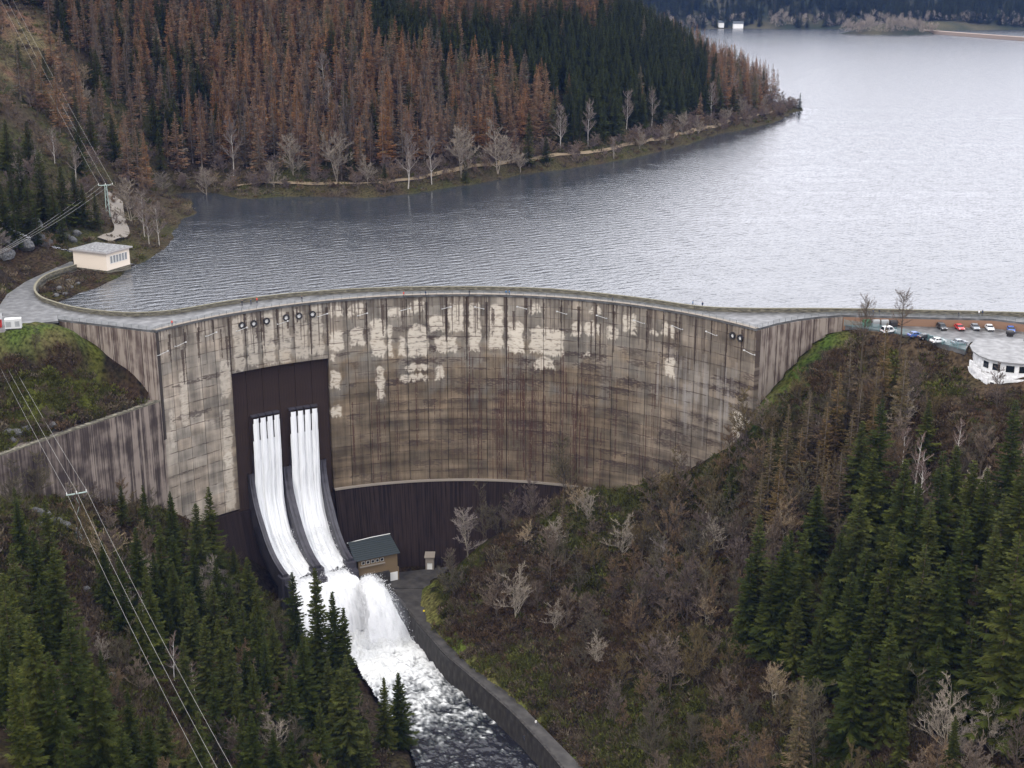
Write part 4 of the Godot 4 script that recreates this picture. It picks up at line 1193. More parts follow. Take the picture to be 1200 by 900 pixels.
	for i in fl.size():
		m = MB.new()
		m.box(Transform3D(Basis(), p3(fl[i], 0.0)), Vector3(0.08, 2.2, 0.08))
		part(fe, "post", m.mesh(), M.fence)
		if i + 1 < fl.size():
			m = MB.new()
			for k in 9: m.tube([p3(fl[i], -0.75 + k * 0.2), p3(fl[i + 1], -0.75 + k * 0.2)], [0.022, 0.022], 3)
			for k in 12: m.tube([p3(fl[i].lerp(fl[i + 1], k / 12.0), -0.8), p3(fl[i].lerp(fl[i + 1], k / 12.0), 0.9)], [0.018, 0.018], 3)
			part(fe, "mesh_panel", m.mesh(), M.fence)

# ---------------------------------------------------------------- cars
func car(col: Material, kind: int, label: String, x: float, z: float, yaw: float) -> void:
	var o := thing("parked_car", label, "car", Vector3(x, -0.7, z), yaw, "cars in the car park")
	var W := 0.88
	var L := 2.15
	# side profile, front to the +z side: lower body then greenhouse
	var low := [Vector2(L, 0.35), Vector2(L, 0.62), Vector2(L - 0.12, 0.78), Vector2(1.05, 0.95), Vector2(-1.9, 0.98), Vector2(-L + 0.03, 0.9), Vector2(-L, 0.35)]
	var hgt: float = [1.47, 1.68, 1.85][kind]
	var g := [Vector2(1.05, 0.95), Vector2(0.35, hgt - 0.03), Vector2(-1.1, hgt), Vector2(-1.95 if kind > 0 else -1.75, 0.98)]
	if kind == 2: g = [Vector2(1.3, 0.95), Vector2(0.7, hgt - 0.04), Vector2(-1.95, hgt), Vector2(-2.1, 0.98)]
	if kind == 1: g = [Vector2(1.0, 0.95), Vector2(0.3, hgt - 0.03), Vector2(-1.7, hgt), Vector2(-2.0, 0.98)]
	var b := MB.new()
	for i in low.size() - 1:
		b.quad(Vector3(-W, low[i].y, low[i].x), Vector3(W, low[i].y, low[i].x), Vector3(W, low[i + 1].y, low[i + 1].x), Vector3(-W, low[i + 1].y, low[i + 1].x))
	for s in [-1, 1]:
		var pl := PackedVector2Array(low)
		var id := Geometry2D.triangulate_polygon(pl)
		for k in range(0, id.size(), 3): b.tri(Vector3(s * W, pl[id[k]].y, pl[id[k]].x), Vector3(s * W, pl[id[k + 1]].y, pl[id[k + 1]].x), Vector3(s * W, pl[id[k + 2]].y, pl[id[k + 2]].x))
	b.quad(Vector3(-W, 0.35, L), Vector3(W, 0.35, L), Vector3(W, 0.35, -L), Vector3(-W, 0.35, -L))
	var wi := W - 0.16
	b.quad(Vector3(-wi, g[1].y, g[1].x), Vector3(wi, g[1].y, g[1].x), Vector3(wi, g[2].y, g[2].x), Vector3(-wi, g[2].y, g[2].x))
	for s in [-1, 1]:   # pillars and roof edge
		b.quad(Vector3(s * W, g[0].y, g[0].x), Vector3(s * wi, g[1].y, g[1].x), Vector3(s * wi, g[1].y - 0.07, g[1].x - 0.14), Vector3(s * W, g[0].y, g[0].x - 0.16))
		b.quad(Vector3(s * W, g[3].y, g[3].x), Vector3(s * wi, g[2].y, g[2].x), Vector3(s * wi, g[2].y - 0.07, g[2].x + 0.2), Vector3(s * W, g[3].y, g[3].x + 0.35))
		b.quad(Vector3(s * wi, g[1].y, g[1].x), Vector3(s * wi, g[2].y, g[2].x), Vector3(s * (wi + 0.015), g[2].y - 0.08, g[2].x), Vector3(s * (wi + 0.015), g[1].y - 0.08, g[1].x))
		b.quad(Vector3(s * (W - 0.02), 0.97, -0.45), Vector3(s * (wi + 0.02), hgt - 0.05, -0.45), Vector3(s * (wi + 0.02), hgt - 0.05, -0.33), Vector3(s * (W - 0.02), 0.97, -0.33))
		b.box(Transform3D(Basis(), Vector3(s * (W + 0.09), 1.0, 0.75)), Vector3(0.18, 0.14, 0.1))
	part(o, "body", b.mesh(), col)
	var w := MB.new()
	w.quad(Vector3(-W + 0.08, g[0].y, g[0].x + 0.0), Vector3(W - 0.08, g[0].y, g[0].x), Vector3(wi - 0.04, g[1].y, g[1].x), Vector3(-wi + 0.04, g[1].y, g[1].x))
	part(o, "windscreen", w.mesh(), M.glass)
	w = MB.new()
	w.quad(Vector3(-W + 0.08, g[3].y, g[3].x), Vector3(W - 0.08, g[3].y, g[3].x), Vector3(wi - 0.04, g[2].y, g[2].x), Vector3(-wi + 0.04, g[2].y, g[2].x))
	part(o, "rear_window", w.mesh(), M.glass)
	for s in [-1, 1]:
		w = MB.new()
		w.quad(Vector3(s * (W - 0.03), g[0].y, g[0].x - 0.1), Vector3(s * (wi - 0.01), g[1].y - 0.07, g[1].x - 0.1), Vector3(s * (wi - 0.01), g[2].y - 0.07, g[2].x + 0.1), Vector3(s * (W - 0.03), g[3].y, g[3].x + 0.2))
		part(o, "side_window", w.mesh(), M.glass)
		for zz in [1.32, -1.3]:
			w = MB.new()
			w.tube([Vector3(s * (W - 0.2), 0.32, zz), Vector3(s * (W + 0.02), 0.32, zz)], [0.32, 0.32], 14)
			var ty := part(o, "wheel", w.mesh(), M.dark)
			w = MB.new()
			w.tube([Vector3(s * (W + 0.0), 0.32, zz), Vector3(s * (W + 0.035), 0.32, zz)], [0.2, 0.18], 10)
			part(ty, "rim", w.mesh(), M.grey)
		w = MB.new()
		w.box(Transform3D(Basis(), Vector3(s * 0.62, 0.68, L - 0.03)), Vector3(0.36, 0.16, 0.12))
		part(o, "headlight", w.mesh(), M.white)
		w = MB.new()
		w.box(Transform3D(Basis(), Vector3(s * 0.7, 0.78, -L + 0.02)), Vector3(0.26, 0.2, 0.1))
		part(o, "tail_light", w.mesh(), M.red)
	w = MB.new()
	w.box(Transform3D(Basis(), Vector3(0, 0.42, L + 0.01)), Vector3(1.6, 0.2, 0.1), 0.03)
	w.box(Transform3D(Basis(), Vector3(0, 0.42, -L - 0.01)), Vector3(1.6, 0.2, 0.1), 0.03)
	part(o, "bumper", w.mesh(), M.dark)

# ---------------------------------------------------------------- people
func cap(p: Vector3, a: Vector3, b: Vector3, ra: float, rb: float) -> float:
	var t := clampf((p - a).dot(b - a) / (b - a).length_squared(), 0, 1)
	return p.distance_to(a.lerp(b, t)) - lerpf(ra, rb, t)
func person_mesh(step: float, coat: Color, legs: Color) -> ArrayMesh:
	var bones := [[Vector3(0, 0.98, 0), Vector3(0, 1.38, 0), 0.15, 0.17], [Vector3(-0.12, 1.38, 0), Vector3(0.12, 1.38, 0), 0.10, 0.10], [Vector3(0, 1.42, 0), Vector3(0, 1.56, 0.01), 0.06, 0.06], [Vector3(0, 1.62, 0.02), Vector3(0, 1.68, 0.01), 0.095, 0.10], [Vector3(0, 1.60, 0.10), Vector3(0, 1.61, 0.125), 0.018, 0.014]]
	for s in [-1.0, 1.0]:
		var st: float = step * s
		bones.append([Vector3(s * 0.09, 0.95, 0), Vector3(s * 0.095, 0.52, st * 0.16 + 0.02), 0.10, 0.07])
		bones.append([Vector3(s * 0.095, 0.52, st * 0.16 + 0.02), Vector3(s * 0.10, 0.09, st * 0.28 - 0.05 * step), 0.07, 0.05])
		bones.append([Vector3(s * 0.10, 0.05, st * 0.28 - 0.07), Vector3(s * 0.11, 0.04, st * 0.28 + 0.13), 0.05, 0.042])
		bones.append([Vector3(s * 0.20, 1.38, 0), Vector3(s * 0.25, 1.10, -st * 0.10), 0.065, 0.052])
		bones.append([Vector3(s * 0.25, 1.10, -st * 0.10), Vector3(s * 0.24, 0.87, -st * 0.18 + 0.08), 0.052, 0.038])
		bones.append([Vector3(s * 0.24, 0.87, -st * 0.18 + 0.08), Vector3(s * 0.235, 0.76, -st * 0.18 + 0.11), 0.042, 0.024])
	var cs := 0.045
	var nx := 17
	var ny := 42
	var nzz := 22
	var org := Vector3(-0.36, -0.03, -0.46)
	var f := PackedFloat32Array()
	f.resize(nx * ny * nzz)
	for k in nzz:
		for j in ny:
			for i in nx:
				var p := org + Vector3(i, j, k) * cs
				var d := 9.0
				for b in bones:
					var e := cap(p, b[0], b[1], b[2], b[3])
					var h := clampf(0.5 + 0.5 * (d - e) / 0.035, 0, 1)
					d = lerpf(d, e, h) - 0.035 * h * (1 - h)
				f[(k * ny + j) * nx + i] = d
	var vid := {}
	var vp := []
	for k in nzz - 1:
		for j in ny - 1:
			for i in nx - 1:
				var sm := Vector3.ZERO
				var n := 0
				for e in [[0, 1], [2, 3], [4, 5], [6, 7], [0, 2], [1, 3], [4, 6], [5, 7], [0, 4], [1, 5], [2, 6], [3, 7]]:
					var a := Vector3(e[0] & 1, (e[0] >> 1) & 1, e[0] >> 2)
					var b := Vector3(e[1] & 1, (e[1] >> 1) & 1, e[1] >> 2)
					var fa := f[((k + int(a.z)) * ny + j + int(a.y)) * nx + i + int(a.x)]
					var fb := f[((k + int(b.z)) * ny + j + int(b.y)) * nx + i + int(b.x)]
					if (fa < 0) != (fb < 0):
						sm += a.lerp(b, fa / (fa - fb)); n += 1
				if n > 0:
					vid[(k * ny + j) * nx + i] = vp.size()
					vp.append(org + (Vector3(i, j, k) + sm / n) * cs)
	var m := MB.new()
	for k in range(1, nzz - 1):
		for j in range(1, ny - 1):
			for i in range(1, nx - 1):
				var c := (k * ny + j) * nx + i
				for ax in 3:
					var st: int = [1, nx, nx * ny][ax]
					if (f[c] < 0) == (f[c + st] < 0): continue
					var u: int = [nx, nx * ny, 1][ax]
					var w: int = [nx * ny, 1, nx][ax]
					if not (vid.has(c) and vid.has(c - u) and vid.has(c - w) and vid.has(c - u - w)): continue
					var P: Vector3 = vp[vid[c]]
					var col := coat
					if P.y < 0.92: col = legs
					if P.y < 0.09: col = Color(0.03, 0.03, 0.03)
					if P.y > 1.50: col = Color(0.42, 0.27, 0.20) if P.z > 0.03 and P.y < 1.70 else Color(0.05, 0.035, 0.025)
					if absf(P.x) > 0.17 and P.y < 0.88 and P.y > 0.7: col = Color(0.42, 0.27, 0.20)
					m.col = col
					m.quad(vp[vid[c]], vp[vid[c - u]], vp[vid[c - u - w]], vp[vid[c - w]])
	return m.mesh()
func people() -> void:
	var coats := [Color(0.5, 0.05, 0.03), Color(0.04, 0.045, 0.05), Color(0.03, 0.05, 0.09), Color(0.06, 0.14, 0.25), Color(0.65, 0.65, 0.63), Color(0.75, 0.62, 0.05)]
	var names := ["red", "black", "navy", "blue", "white", "yellow"]
	var ms := []
	for i in 6: ms.append(person_mesh(0.2 + 0.15 * i, coats[i], Color(0.04, 0.045, 0.06) if i != 4 else Color(0.12, 0.12, 0.13)))
	var folk: Array = [[-94.9,-369.4,0],[-79.9,-393.5,1],[-77.5,-394.6,2],[-76.1,-396.8,0],[-63.0,-398.9,1],[-32.9,-404.5,0],[-26.3,-405.6,2],[-13.0,-406.7,1],[-1.8,-406.7,3],[-0.8,-406.7,3],[30.1,-397.8,2],[53.4,-392.5,3],[56.1,-391.4,2],[104.0,-382.1,2],[105.8,-382.1,1],[134.2,-381.1,4],[135.2,-381.1,2],[127.7,-379.1,1]]
	var where := ["beside the outer railing above the left dam corner", "leftmost of the three by the lake parapet", "middle of the three by the lake parapet", "rightmost of the three by the lake parapet", "alone at the outer railing over the vents", "left of the navy coat near mid-crest", "leaning near the top of the arch", "standing just right of the arch top", "left of the pair right of the arch top", "right of the pair right of the arch top", "alone on the crest's right half", "left of the two by the right parapet", "right of the two by the right parapet", "left of two passing behind the bare trees", "right of two passing behind the bare trees", "in the pair above the parked cars", "in the pair above the parked cars", "at the rail above the red car"]
	for i in folk.size():
		var q: Array = folk[i]
		var o := thing("person", "person in a %s jacket %s" % [names[q[2]], where[i]], "person", Vector3(q[0], 2.0, q[1]), rng.randf() * TAU, "people on the dam crest")
		part(o, "figure", ms[q[2]], M.vc)
	for q in [[-25.9, -364.6, 5, "person in a yellow jacket at the bend of the valley road"], [3.0, -296.0, 1, "person in a dark jacket low on the valley road"], [6.0, -303.0, 4, "person in a pale jacket on the valley road"]]:
		var o := thing("person", q[3], "person", Vector3(q[0], -84.4, q[1]), rng.randf() * TAU)
		part(o, "figure", ms[q[2]], M.vc)

# ---------------------------------------------------------------- power line
func wire(a: Vector3, b: Vector3, sag: float, label: String) -> void:
	var pts := []
	var rd := []
	for i in 25:
		var t := i / 24.0
		pts.append(a.lerp(b, t) - Vector3(0, 4.0 * sag * t * (1 - t), 0)); rd.append(0.028)
	var o := thing("overhead_wire", label, "wire", Vector3.ZERO, 0, "power line wires")
	var m := MB.new()
	m.tube(pts, rd, 4)
	part(o, "strand", m.mesh(), M.wire)
func power_lines() -> void:
	var A := Vector3(-150.5, height(-150.5, -505.0), -505.0)
	var B := Vector3(-159.0, height(-159.0, -384.0), -384.0)
	var C := Vector3(-107.0, height(-107.0, -313.0) - 0.5, -313.0)
	var E := Vector3(-52.0, height(-52.0, -212.0), -212.0)
	var Z := Vector3(-330.0, 170.0, -820.0)
	var specs := [[A, 12.0, 2.6, 0.35, "green steel mast with a crossarm on the lake's left bank"], [B, 11.0, 1.6, 1.2, "wooden power pole left of the frame above the road"], [C, 15.0, 2.5, 0.5, "wooden H-shaped power pole among the left slope spruces"], [E, 24.0, 2.5, 0.5, "power pole low on the left valley slope"]]
	for s in specs:
		var at: Vector3 = s[0]
		var o := thing("power_pole", s[4], "pole", at, s[3], "power poles")
		var h: float = s[1]
		for k in [-1, 1]:
			var m := MB.new()
			m.tube([Vector3(k * 0.7, -0.8, 0), Vector3(k * 0.3, h, 0)], [0.17, 0.13], 7)
			part(o, "pole", m.mesh(), M.mast if s[0] == A else M.wood)
		var m2 := MB.new()
		for k in 5: m2.tube([Vector3((-0.65 if k % 2 else 0.65) * (1 - k * 0.1), h * (0.1 + k * 0.17), 0), Vector3((0.6 if k % 2 else -0.6) * (1 - k * 0.1), h * (0.27 + k * 0.17), 0)], [0.05, 0.05], 4)
		part(o, "brace", m2.mesh(), M.mast)
		m2 = MB.new()
		m2.box(Transform3D(Basis(), Vector3(0, h - 0.2, 0)), Vector3(s[2] * 2.0, 0.22, 0.22), 0.04)
		part(o, "crossarm", m2.mesh(), M.mast)
		for k in [-1, 0, 1]:
			m2 = MB.new()
			m2.tube([Vector3(k * (s[2] - 0.15), h - 0.1, 0), Vector3(k * (s[2] - 0.15), h + 0.25, 0), Vector3(k * (s[2] - 0.15), h + 0.5, 0)], [0.10, 0.16, 0.08], 6)
			part(o, "insulator", m2.mesh(), M.white)
	for k in 3:
		var tops := []
		for s in specs: tops.append(s[0] + Vector3(0, s[1] + 0.5, 0) + Basis(Vector3.UP, s[3]) * Vector3((k - 1) * (s[2] - 0.15), 0, 0))
		var nm: String = ["left", "middle", "right"][k]
		wire(tops[0], Z + Vector3(k * 3.0, 0, 0), 6.0, nm + " wire climbing the hill from the steel mast")
		wire(tops[0], tops[1], 2.0, nm + " wire from the steel mast over the shore road")
		wire(tops[1], tops[2], 1.5, nm + " wire crossing the shrubby slope left of the dam")
		wire(tops[2], tops[3], 1.5, nm + " wire running down over the left slope spruces")

# ---------------------------------------------------------------- vegetation
func rock_mesh(seed_: int) -> ArrayMesh:
	var m := MB.new()
	var s := SphereMesh.new()
	s.radial_segments = 9; s.rings = 5; s.radius = 1.0; s.height = 2.0
	var a := s.get_mesh_arrays()
	var v: PackedVector3Array = a[Mesh.ARRAY_VERTEX]
	var id: PackedInt32Array = a[Mesh.ARRAY_INDEX]
	var w := []
	for p in v:
		var q := p.normalized()
		w.append(Vector3(q.x * 1.2, q.y * 0.8, q.z) * (1.0 + 0.55 * nz.get_noise_3d(q.x * 60 + seed_ * 99, q.y * 60, q.z * 60)))
	for i in range(0, id.size(), 3): m.tri(w[id[i]], w[id[i + 1]], w[id[i + 2]])
	return m.mesh()
func near(list: Array, x: float, z: float, d: float) -> bool:
	for p in list:
		if absf(p.x - x) < d and absf(p.y - z) < d and Vector2(x, z).distance_to(p) < d: return true
	return false

func size_word(h: float) -> String:
	return "towering" if h >= 31.0 else ("tall" if h >= 25.0 else ("large" if h >= 21.0 else ("middling" if h >= 17.0 else ("small" if h >= 12.0 else "stunted"))))
func left_label(x: float, z: float, h: float, what := "dark green spruce") -> String:
	var at := "half way down the left valley slope"
	var wl := Geometry2D.get_closest_point_to_segment(Vector2(x, z), Vector2(-107, -313), Vector2(-52, -212)).distance_to(Vector2(x, z))
	if height(x, z) < -82.0: at = "on the river bank beside the white water"
	elif z < -325.0 and x > -88.0: at = "between the dam foot and the left chute"
	elif z < -312.0: at = "below the streaked training wall"
	elif wl < 13.0: at = "at the edge of the power line clearing"
	elif z > -235.0: at = "in the bottom left corner, nearest the viewer"
	elif x > -66.0: at = "low on the left slope above the river"
	return "%s %s %s" % [size_word(h), what, at]
func right_label(what: String, x: float, z: float, h: float) -> String:
	var at := "in the middle of the right bank slope"
	if x < 22.0: at = "on the spur beside the valley road"
	elif z < -350.0: at = "close under the dam's right end"
	elif z < -325.0: at = "on the upper right slope below the car park" if x > 66.0 else "under the dam wall on the right slope"
	elif z > -262.0: at = "in the bottom right corner, nearest the viewer"
	elif x < 55.0: at = "on the brown slope above the valley road"
	elif x > 92.0: at = "along the right edge of the slope"
	if at.begins_with("in the middle"): at = ("on the left side" if x < 74.0 else "on the right side") + (" of the mid slope stand, upper rows" if z < -296.0 else (" of the mid slope stand, middle rows" if z < -278.0 else " of the mid slope stand, lower rows"))
	return "%s %s %s" % [size_word(h), what, at]
func shore_label(x: float, z: float) -> String:
	if x < -150.0: return "leafless brown shrub on the steep left bank"
	if z > -570.0: return "leafless brown shrub by the gravel track past the valve house"
	if x < -60.0: return "leafless brown shrub at the dark cove's shore"
	if x < 60.0: return "leafless brown shrub along the shore path's middle stretch"
	return "leafless brown shrub near the tip of the wooded hill"
func hill_label(what: String, x: float, h: float) -> String:
	var a := "far left part" if x < -160.0 else ("left part" if x < -105.0 else ("left middle" if x < -60.0 else ("right middle" if x < -15.0 else ("right part" if x < 60.0 else "right tip"))))
	var b := "at the foot" if h < 11.0 else ("low" if h < 20.0 else ("below mid-height" if h < 29.0 else ("above mid-height" if h < 40.0 else "high")))
	return "%s %s on the %s of the wooded hill" % [what, b, a]
func vegetation() -> void:
	var SPL: Array = [[-91.8,-225.0,22],[-80.0,-205.0,24],[-79.2,-220.2,26],[-95.1,-260.2,22],[-101.9,-268.3,20],[-101.3,-254.6,20],[-79.9,-195.3,22],[-89.2,-299.0,22],[-85.9,-307.2,24],[-84.8,-314.8,20],[-83.2,-333.8,24],[-81.8,-343.4,27],[-81.5,-321.8,20],[-81.3,-300.2,20],[-76.2,-322.1,20],[-73.1,-304.4,20],[-70.3,-332.7,22],[-58.0,-329.9,26],[-49.2,-312.1,34],[-44.8,-309.8,30],[-60.1,-231.3,20],[-40.8,-287.1,20],[-66.8,-205.4,18],[-56.5,-251.7,16],[-42.1,-309.2,28],[-38.7,-284.4,26],[-31.4,-298.4,18],[-28.3,-303.7,18],[-82.3,-282.2,18],[-90.3,-288.2,18],[-63.5,-276.8,20],[-58.6,-302.4,20],[-76.3,-202.1,22],[-72.7,-211.9,22],[-51.1,-280.4,18],[-71.1,-265.7,18],[-66.6,-323.2,20],[-95.7,-293.8,16],[-43.5,-273.6,18],[-50.5,-254.0,16],[-67.0,-231.5,16],[-78.2,-193.8,20],[-72.8,-194.8,18],[-72.8,-321.9,18],[-86.6,-302.9,18],[-74.7,-289.5,20],[-97.0,-238.0,20],[-63.3,-258.4,18],[-78.0,-295.9,20],[-50.0,-293.8,22],[-33.9,-281.0,16],[-82.1,-274.0,16],[-112.3,-287.9,14],[-65.8,-302.9,20],[-57.9,-287.2,20],[-69.1,-277.5,20]]
	var SPR: Array = [[60.4,-308.1,30],[64.8,-298.0,28],[68.9,-296.1,28],[90.0,-316.4,34],[87.8,-311.9,26],[80.2,-292.2,30],[96.5,-287.2,32],[104.8,-282.2,28],[111.7,-288.1,36],[97.3,-242.2,40],[61.0,-354.8,14],[90.0,-282.0,32],[78.7,-256.2,26],[72.5,-258.0,26],[79.8,-246.4,14],[86.8,-264.1,32],[74.8,-275.0,28],[90.4,-294.4,30],[95.7,-267.4,32],[108.6,-271.1,34],[101.3,-264.3,28],[71.7,-282.0,22],[103.6,-299.6,24],[79.4,-281.0,26],[83.8,-277.6,30],[91.6,-277.3,30],[58.2,-305.5,24],[62.1,-298.6,24],[90.9,-260.6,28],[103.1,-286.0,28],[104.3,-269.5,30],[84.1,-267.1,26],[79.0,-270.7,26],[76.0,-291.2,26],[104.8,-326.6,16],[88.4,-326.2,24],[87.9,-253.2,20],[69.6,-279.5,18],[92.7,-248.2,24],[99.6,-235.9,34]]
	var LARCH: Array = [[73.6,-345.2,26],[78.6,-343.1,28],[86.0,-343.4,28],[69.5,-345.1,24],[91.3,-341.0,22],[82.6,-340.1,26],[61.7,-258.8,26],[67.9,-347.4,18],[76.6,-341.5,22],[88.7,-337.5,20],[80.3,-336.6,20],[108.5,-282.9,20],[100.2,-270.0,20],[14.9,-370.7,16]]
	var BIRCH: Array = [[98.8,-325.3,18],[100.9,-314.2,20],[101.5,-321.4,18],[-92.0,-300.2,14],[-71.3,-284.2,16],[-77.4,-279.5,14],[-61.3,-293.7,14],[-72.2,-276.7,12],[110.8,-320.4,14],[-87.7,-294.2,13]]
	var BARE: Array = [[0.0,-307.0,12],[-17.2,-305.5,12],[-22.1,-315.2,10],[-57.7,-274.0,14],[-50.5,-275.4,14],[-43.8,-267.4,12],[-53.8,-272.7,13],[47.0,-329.7,18],[43.3,-336.2,18],[50.9,-325.0,16],[36.7,-337.0,16],[24.3,-360.2,14],[31.8,-363.6,14],[20.9,-339.4,12],[54.2,-301.2,12],[100.7,-300.6,16],[115.9,-320.7,12],[118.4,-308.0,14],[88.6,-243.4,18],[86.2,-251.6,16],[46.9,-370.0,12],[56.1,-366.7,12],[64.2,-360.3,14],[53.9,-367.1,10],[12.3,-366.8,12],[39.3,-365.9,12],[79.5,-359.3,12],[106.2,-347.1,10],[97.5,-347.6,12],[107.7,-336.2,12],[102.0,-339.0,12],[110.9,-317.2,14],[67.6,-352.6,14],[65.5,-352.0,12],[19.3,-354.5,12],[28.5,-349.8,14],[55.8,-345.5,14],[60.6,-332.5,14],[83.6,-329.6,14],[85.1,-316.8,14],[33.9,-329.3,12],[39.1,-315.6,14],[11.7,-340.8,10],[7.1,-347.9,10],[46.7,-307.5,14],[50.3,-288.6,14],[55.2,-281.6,12],[33.9,-304.1,10],[22.3,-322.2,10],[41.7,-281.9,12],[55.3,-260.2,14],[-64.3,-347.1,14],[-111.9,-342.2,8],[-107.1,-348.9,9],[-116.6,-336.3,8],[-120.4,-335.0,8],[-102.6,-348.2,9],[-105.1,-329.6,9],[-59.8,-402.6,1]]
	var SHB: Array = [[-129.1,-634.0,26,0],[-99.5,-623.1,20,1],[-79.0,-617.0,24,1],[-47.1,-618.2,26,0],[-37.1,-629.9,22,0],[-23.8,-643.6,26,1],[-6.9,-662.0,26,1],[24.9,-709.6,24,0],[40.3,-727.9,24,0],[63.6,-768.4,22,0],[80.0,-791.0,22,0],[-134.8,-495.0,18,0],[-128.2,-489.5,16,0],[-141.8,-504.4,18,1],[-130.9,-485.7,12,0],[-65.0,-615.6,14,1],[-107.0,-613.7,12,1],[-137.3,-611.8,14,1],[4.2,-675.0,14,1],[53.9,-725.0,12,0],[99.0,-803.9,14,1],[124.4,-865.1,22,0],[145.1,-913.5,20,0],[256.1,-1474.9,22,0],[264.8,-1422.6,20,0],[263.3,-1344.5,16,0],[263.4,-1301.6,12,0],[149.4,-901.7,12,1],[167.8,-926.9,12,1],[132.6,-861.9,12,1],[111.4,-821.5,12,1],[86.3,-776.2,12,1],[172.9,-975.8,18,1],[-87.3,-663.3,22,0],[-92.5,-684.8,22,0],[187.7,-971.0,10,1],[69.6,-750.8,12,1],[-173.5,-519.8,14,0],[-173.8,-500.7,14,0],[-166.5,-521.1,14,0],[-174.6,-484.5,14,0]]
	var SHS: Array = [[8.4,-683.9,28],[40.6,-735.9,24],[53.3,-755.1,22],[17.2,-692.8,14],[-57.4,-614.3,12],[-22.0,-641.6,12],[175.8,-976.3,22],[267.9,-1439.3,20],[204.5,-986.0,12],[139.7,-876.9,22],[130.8,-871.2,20],[-73.0,-619.7,16],[-160.3,-624.8,20],[-157.9,-578.9,18],[-170.6,-474.2,22],[-163.4,-473.6,24],[-157.1,-475.7,22],[-164.3,-461.6,22],[-170.0,-462.8,22],[-154.5,-480.8,20],[-158.4,-469.0,18],[-170.4,-454.1,20],[-152.4,-482.5,16],[-166.3,-452.4,16],[-161.2,-458.5,16],[-148.5,-483.7,14],[-154.5,-463.9,14],[-180.2,-491.0,20],[-175.8,-500.0,20],[-202.7,-606.0,14],[-202.3,-587.1,12],[-209.3,-594.2,14],[-196.4,-578.6,12],[-167.5,-531.2,18]]
	var ROCKS: Array = [[-119.1,-316.2,2.2],[-116.6,-314.7,2.5],[-114.5,-313.3,2.0],[-113.9,-316.3,1.8],[-112.0,-315.8,2.4],[-110.4,-317.1,1.6],[-114.8,-308.3,1.6],[-108.7,-316.3,1.5],[-115.0,-322.1,1.2],[-127.0,-331.2,2.0],[-128.9,-330.7,1.6],[-125.8,-334.1,1.5],[-127.5,-328.7,1.3],[-120.4,-339.0,1.4],[-101.5,-296.3,1.2],[-99.4,-295.5,1.2],[-87.2,-265.6,1.3],[-96.7,-292.7,1.0],[-168.5,-454.7,4.5],[-164.6,-455.5,4.0],[-162.2,-461.5,3.5],[-164.8,-465.7,4.0],[-158.3,-470.9,2.2],[-155.5,-469.1,2.0],[-153.0,-468.2,2.0],[-152.6,-473.1,1.8],[-160.6,-472.8,2.0],[-159.1,-460.5,2.5],[-168.2,-447.2,3.5],[-142.5,-420.0,1.2],[-139.1,-414.2,1.0],[-140.8,-411.4,1.1],[-139.3,-421.9,1.0],[-138.2,-425.3,0.9],[-143.1,-430.9,1.0]]
	var gp := [Color(0.033, 0.038, 0.011), Color(0.046, 0.050, 0.014), Color(0.025, 0.030, 0.010)]
	var green := []
	for i in 6: green.append(spruce_mesh(10 + i, [3.2, 4.3, 3.7, 5.0, 4.6, 3.9][i], [0.0, 0.04, 0.14, 0.0, 0.08, 0.20][i], gp, [1.0, 1.25, 0.8, 1.1, 1.4, 0.9][i], 1.25))
	var dp := [Color(0.170, 0.102, 0.058), Color(0.130, 0.084, 0.054), Color(0.135, 0.108, 0.080), Color(0.185, 0.108, 0.064)]
	var dead := []
	for i in 6: dead.append(spruce_mesh(40 + i, 3.2 + 0.3 * (i % 3), 0.35, dp, 0.9))
	var lp := [Color(0.082, 0.064, 0.036), Color(0.066, 0.055, 0.028), Color(0.098, 0.072, 0.042)]
	var larch := []
	for i in 3: larch.append(spruce_mesh(70 + i, 3.6, 0.48, lp, 0.8, 1.4))
	var birch := []
	for i in 3: birch.append(bare_mesh(90 + i, 1, 2.4, 16, Color(0.50, 0.47, 0.43), Color(0.16, 0.115, 0.10), 0.9, 0.3))
	var pale := []
	for i in 3: pale.append(bare_mesh(120 + i, 2, 4.0, 26, Color(0.23, 0.20, 0.16), Color(0.24, 0.205, 0.165), 0.55, 0.12))
	var fbirch := []
	for i in 2: fbirch.append(bare_mesh(190 + i, 1, 3.4, 24, Color(0.30, 0.275, 0.25), Color(0.145, 0.118, 0.102), 0.9, 0.22, 2.0))
	var fpale := []
	for i in 3: fpale.append(bare_mesh(120 + i, 2, 4.2, 28, Color(0.20, 0.175, 0.145), Color(0.18, 0.152, 0.122), 0.55, 0.12, 2.2))
	var fbrown := []
	for i in 3: fbrown.append(bare_mesh(220 + i, 2, 3.4, 24, Color(0.11, 0.09, 0.075), Color(0.135, 0.105, 0.088), 0.6, 0.1, 3.0))
	var brown := []
	for i in 5: brown.append(bare_mesh(150 + i, 1 + i % 3, 3.3, 26, Color(0.07, 0.055, 0.045), [Color(0.115, 0.088, 0.066), Color(0.096, 0.083, 0.053), Color(0.140, 0.110, 0.086)][i % 3], 0.6, 0.10, 2.2))
	var tm := [M.vc, M.vc]
	var gm := [[M.vc, M.leaf], [M.vc, M.leaf2], [M.vc, M.leaf3], [M.vc, M.leaf4], [M.vc, M.leaf5]]
	var dmm := [[M.vc, M.vc], [M.vc, M.vc2], [M.vc, M.vc3]]
	var hmm := [[M.vc, M.vc], [M.vc, M.vc2], [M.vc, M.vc4], [M.vc, M.vc3], [M.vc, M.vc5], [M.vc, M.vc4], [M.vc, M.vc]]
	var taken := []
	var place := func(x: float, z: float) -> void: taken.append(Vector2(x, z))
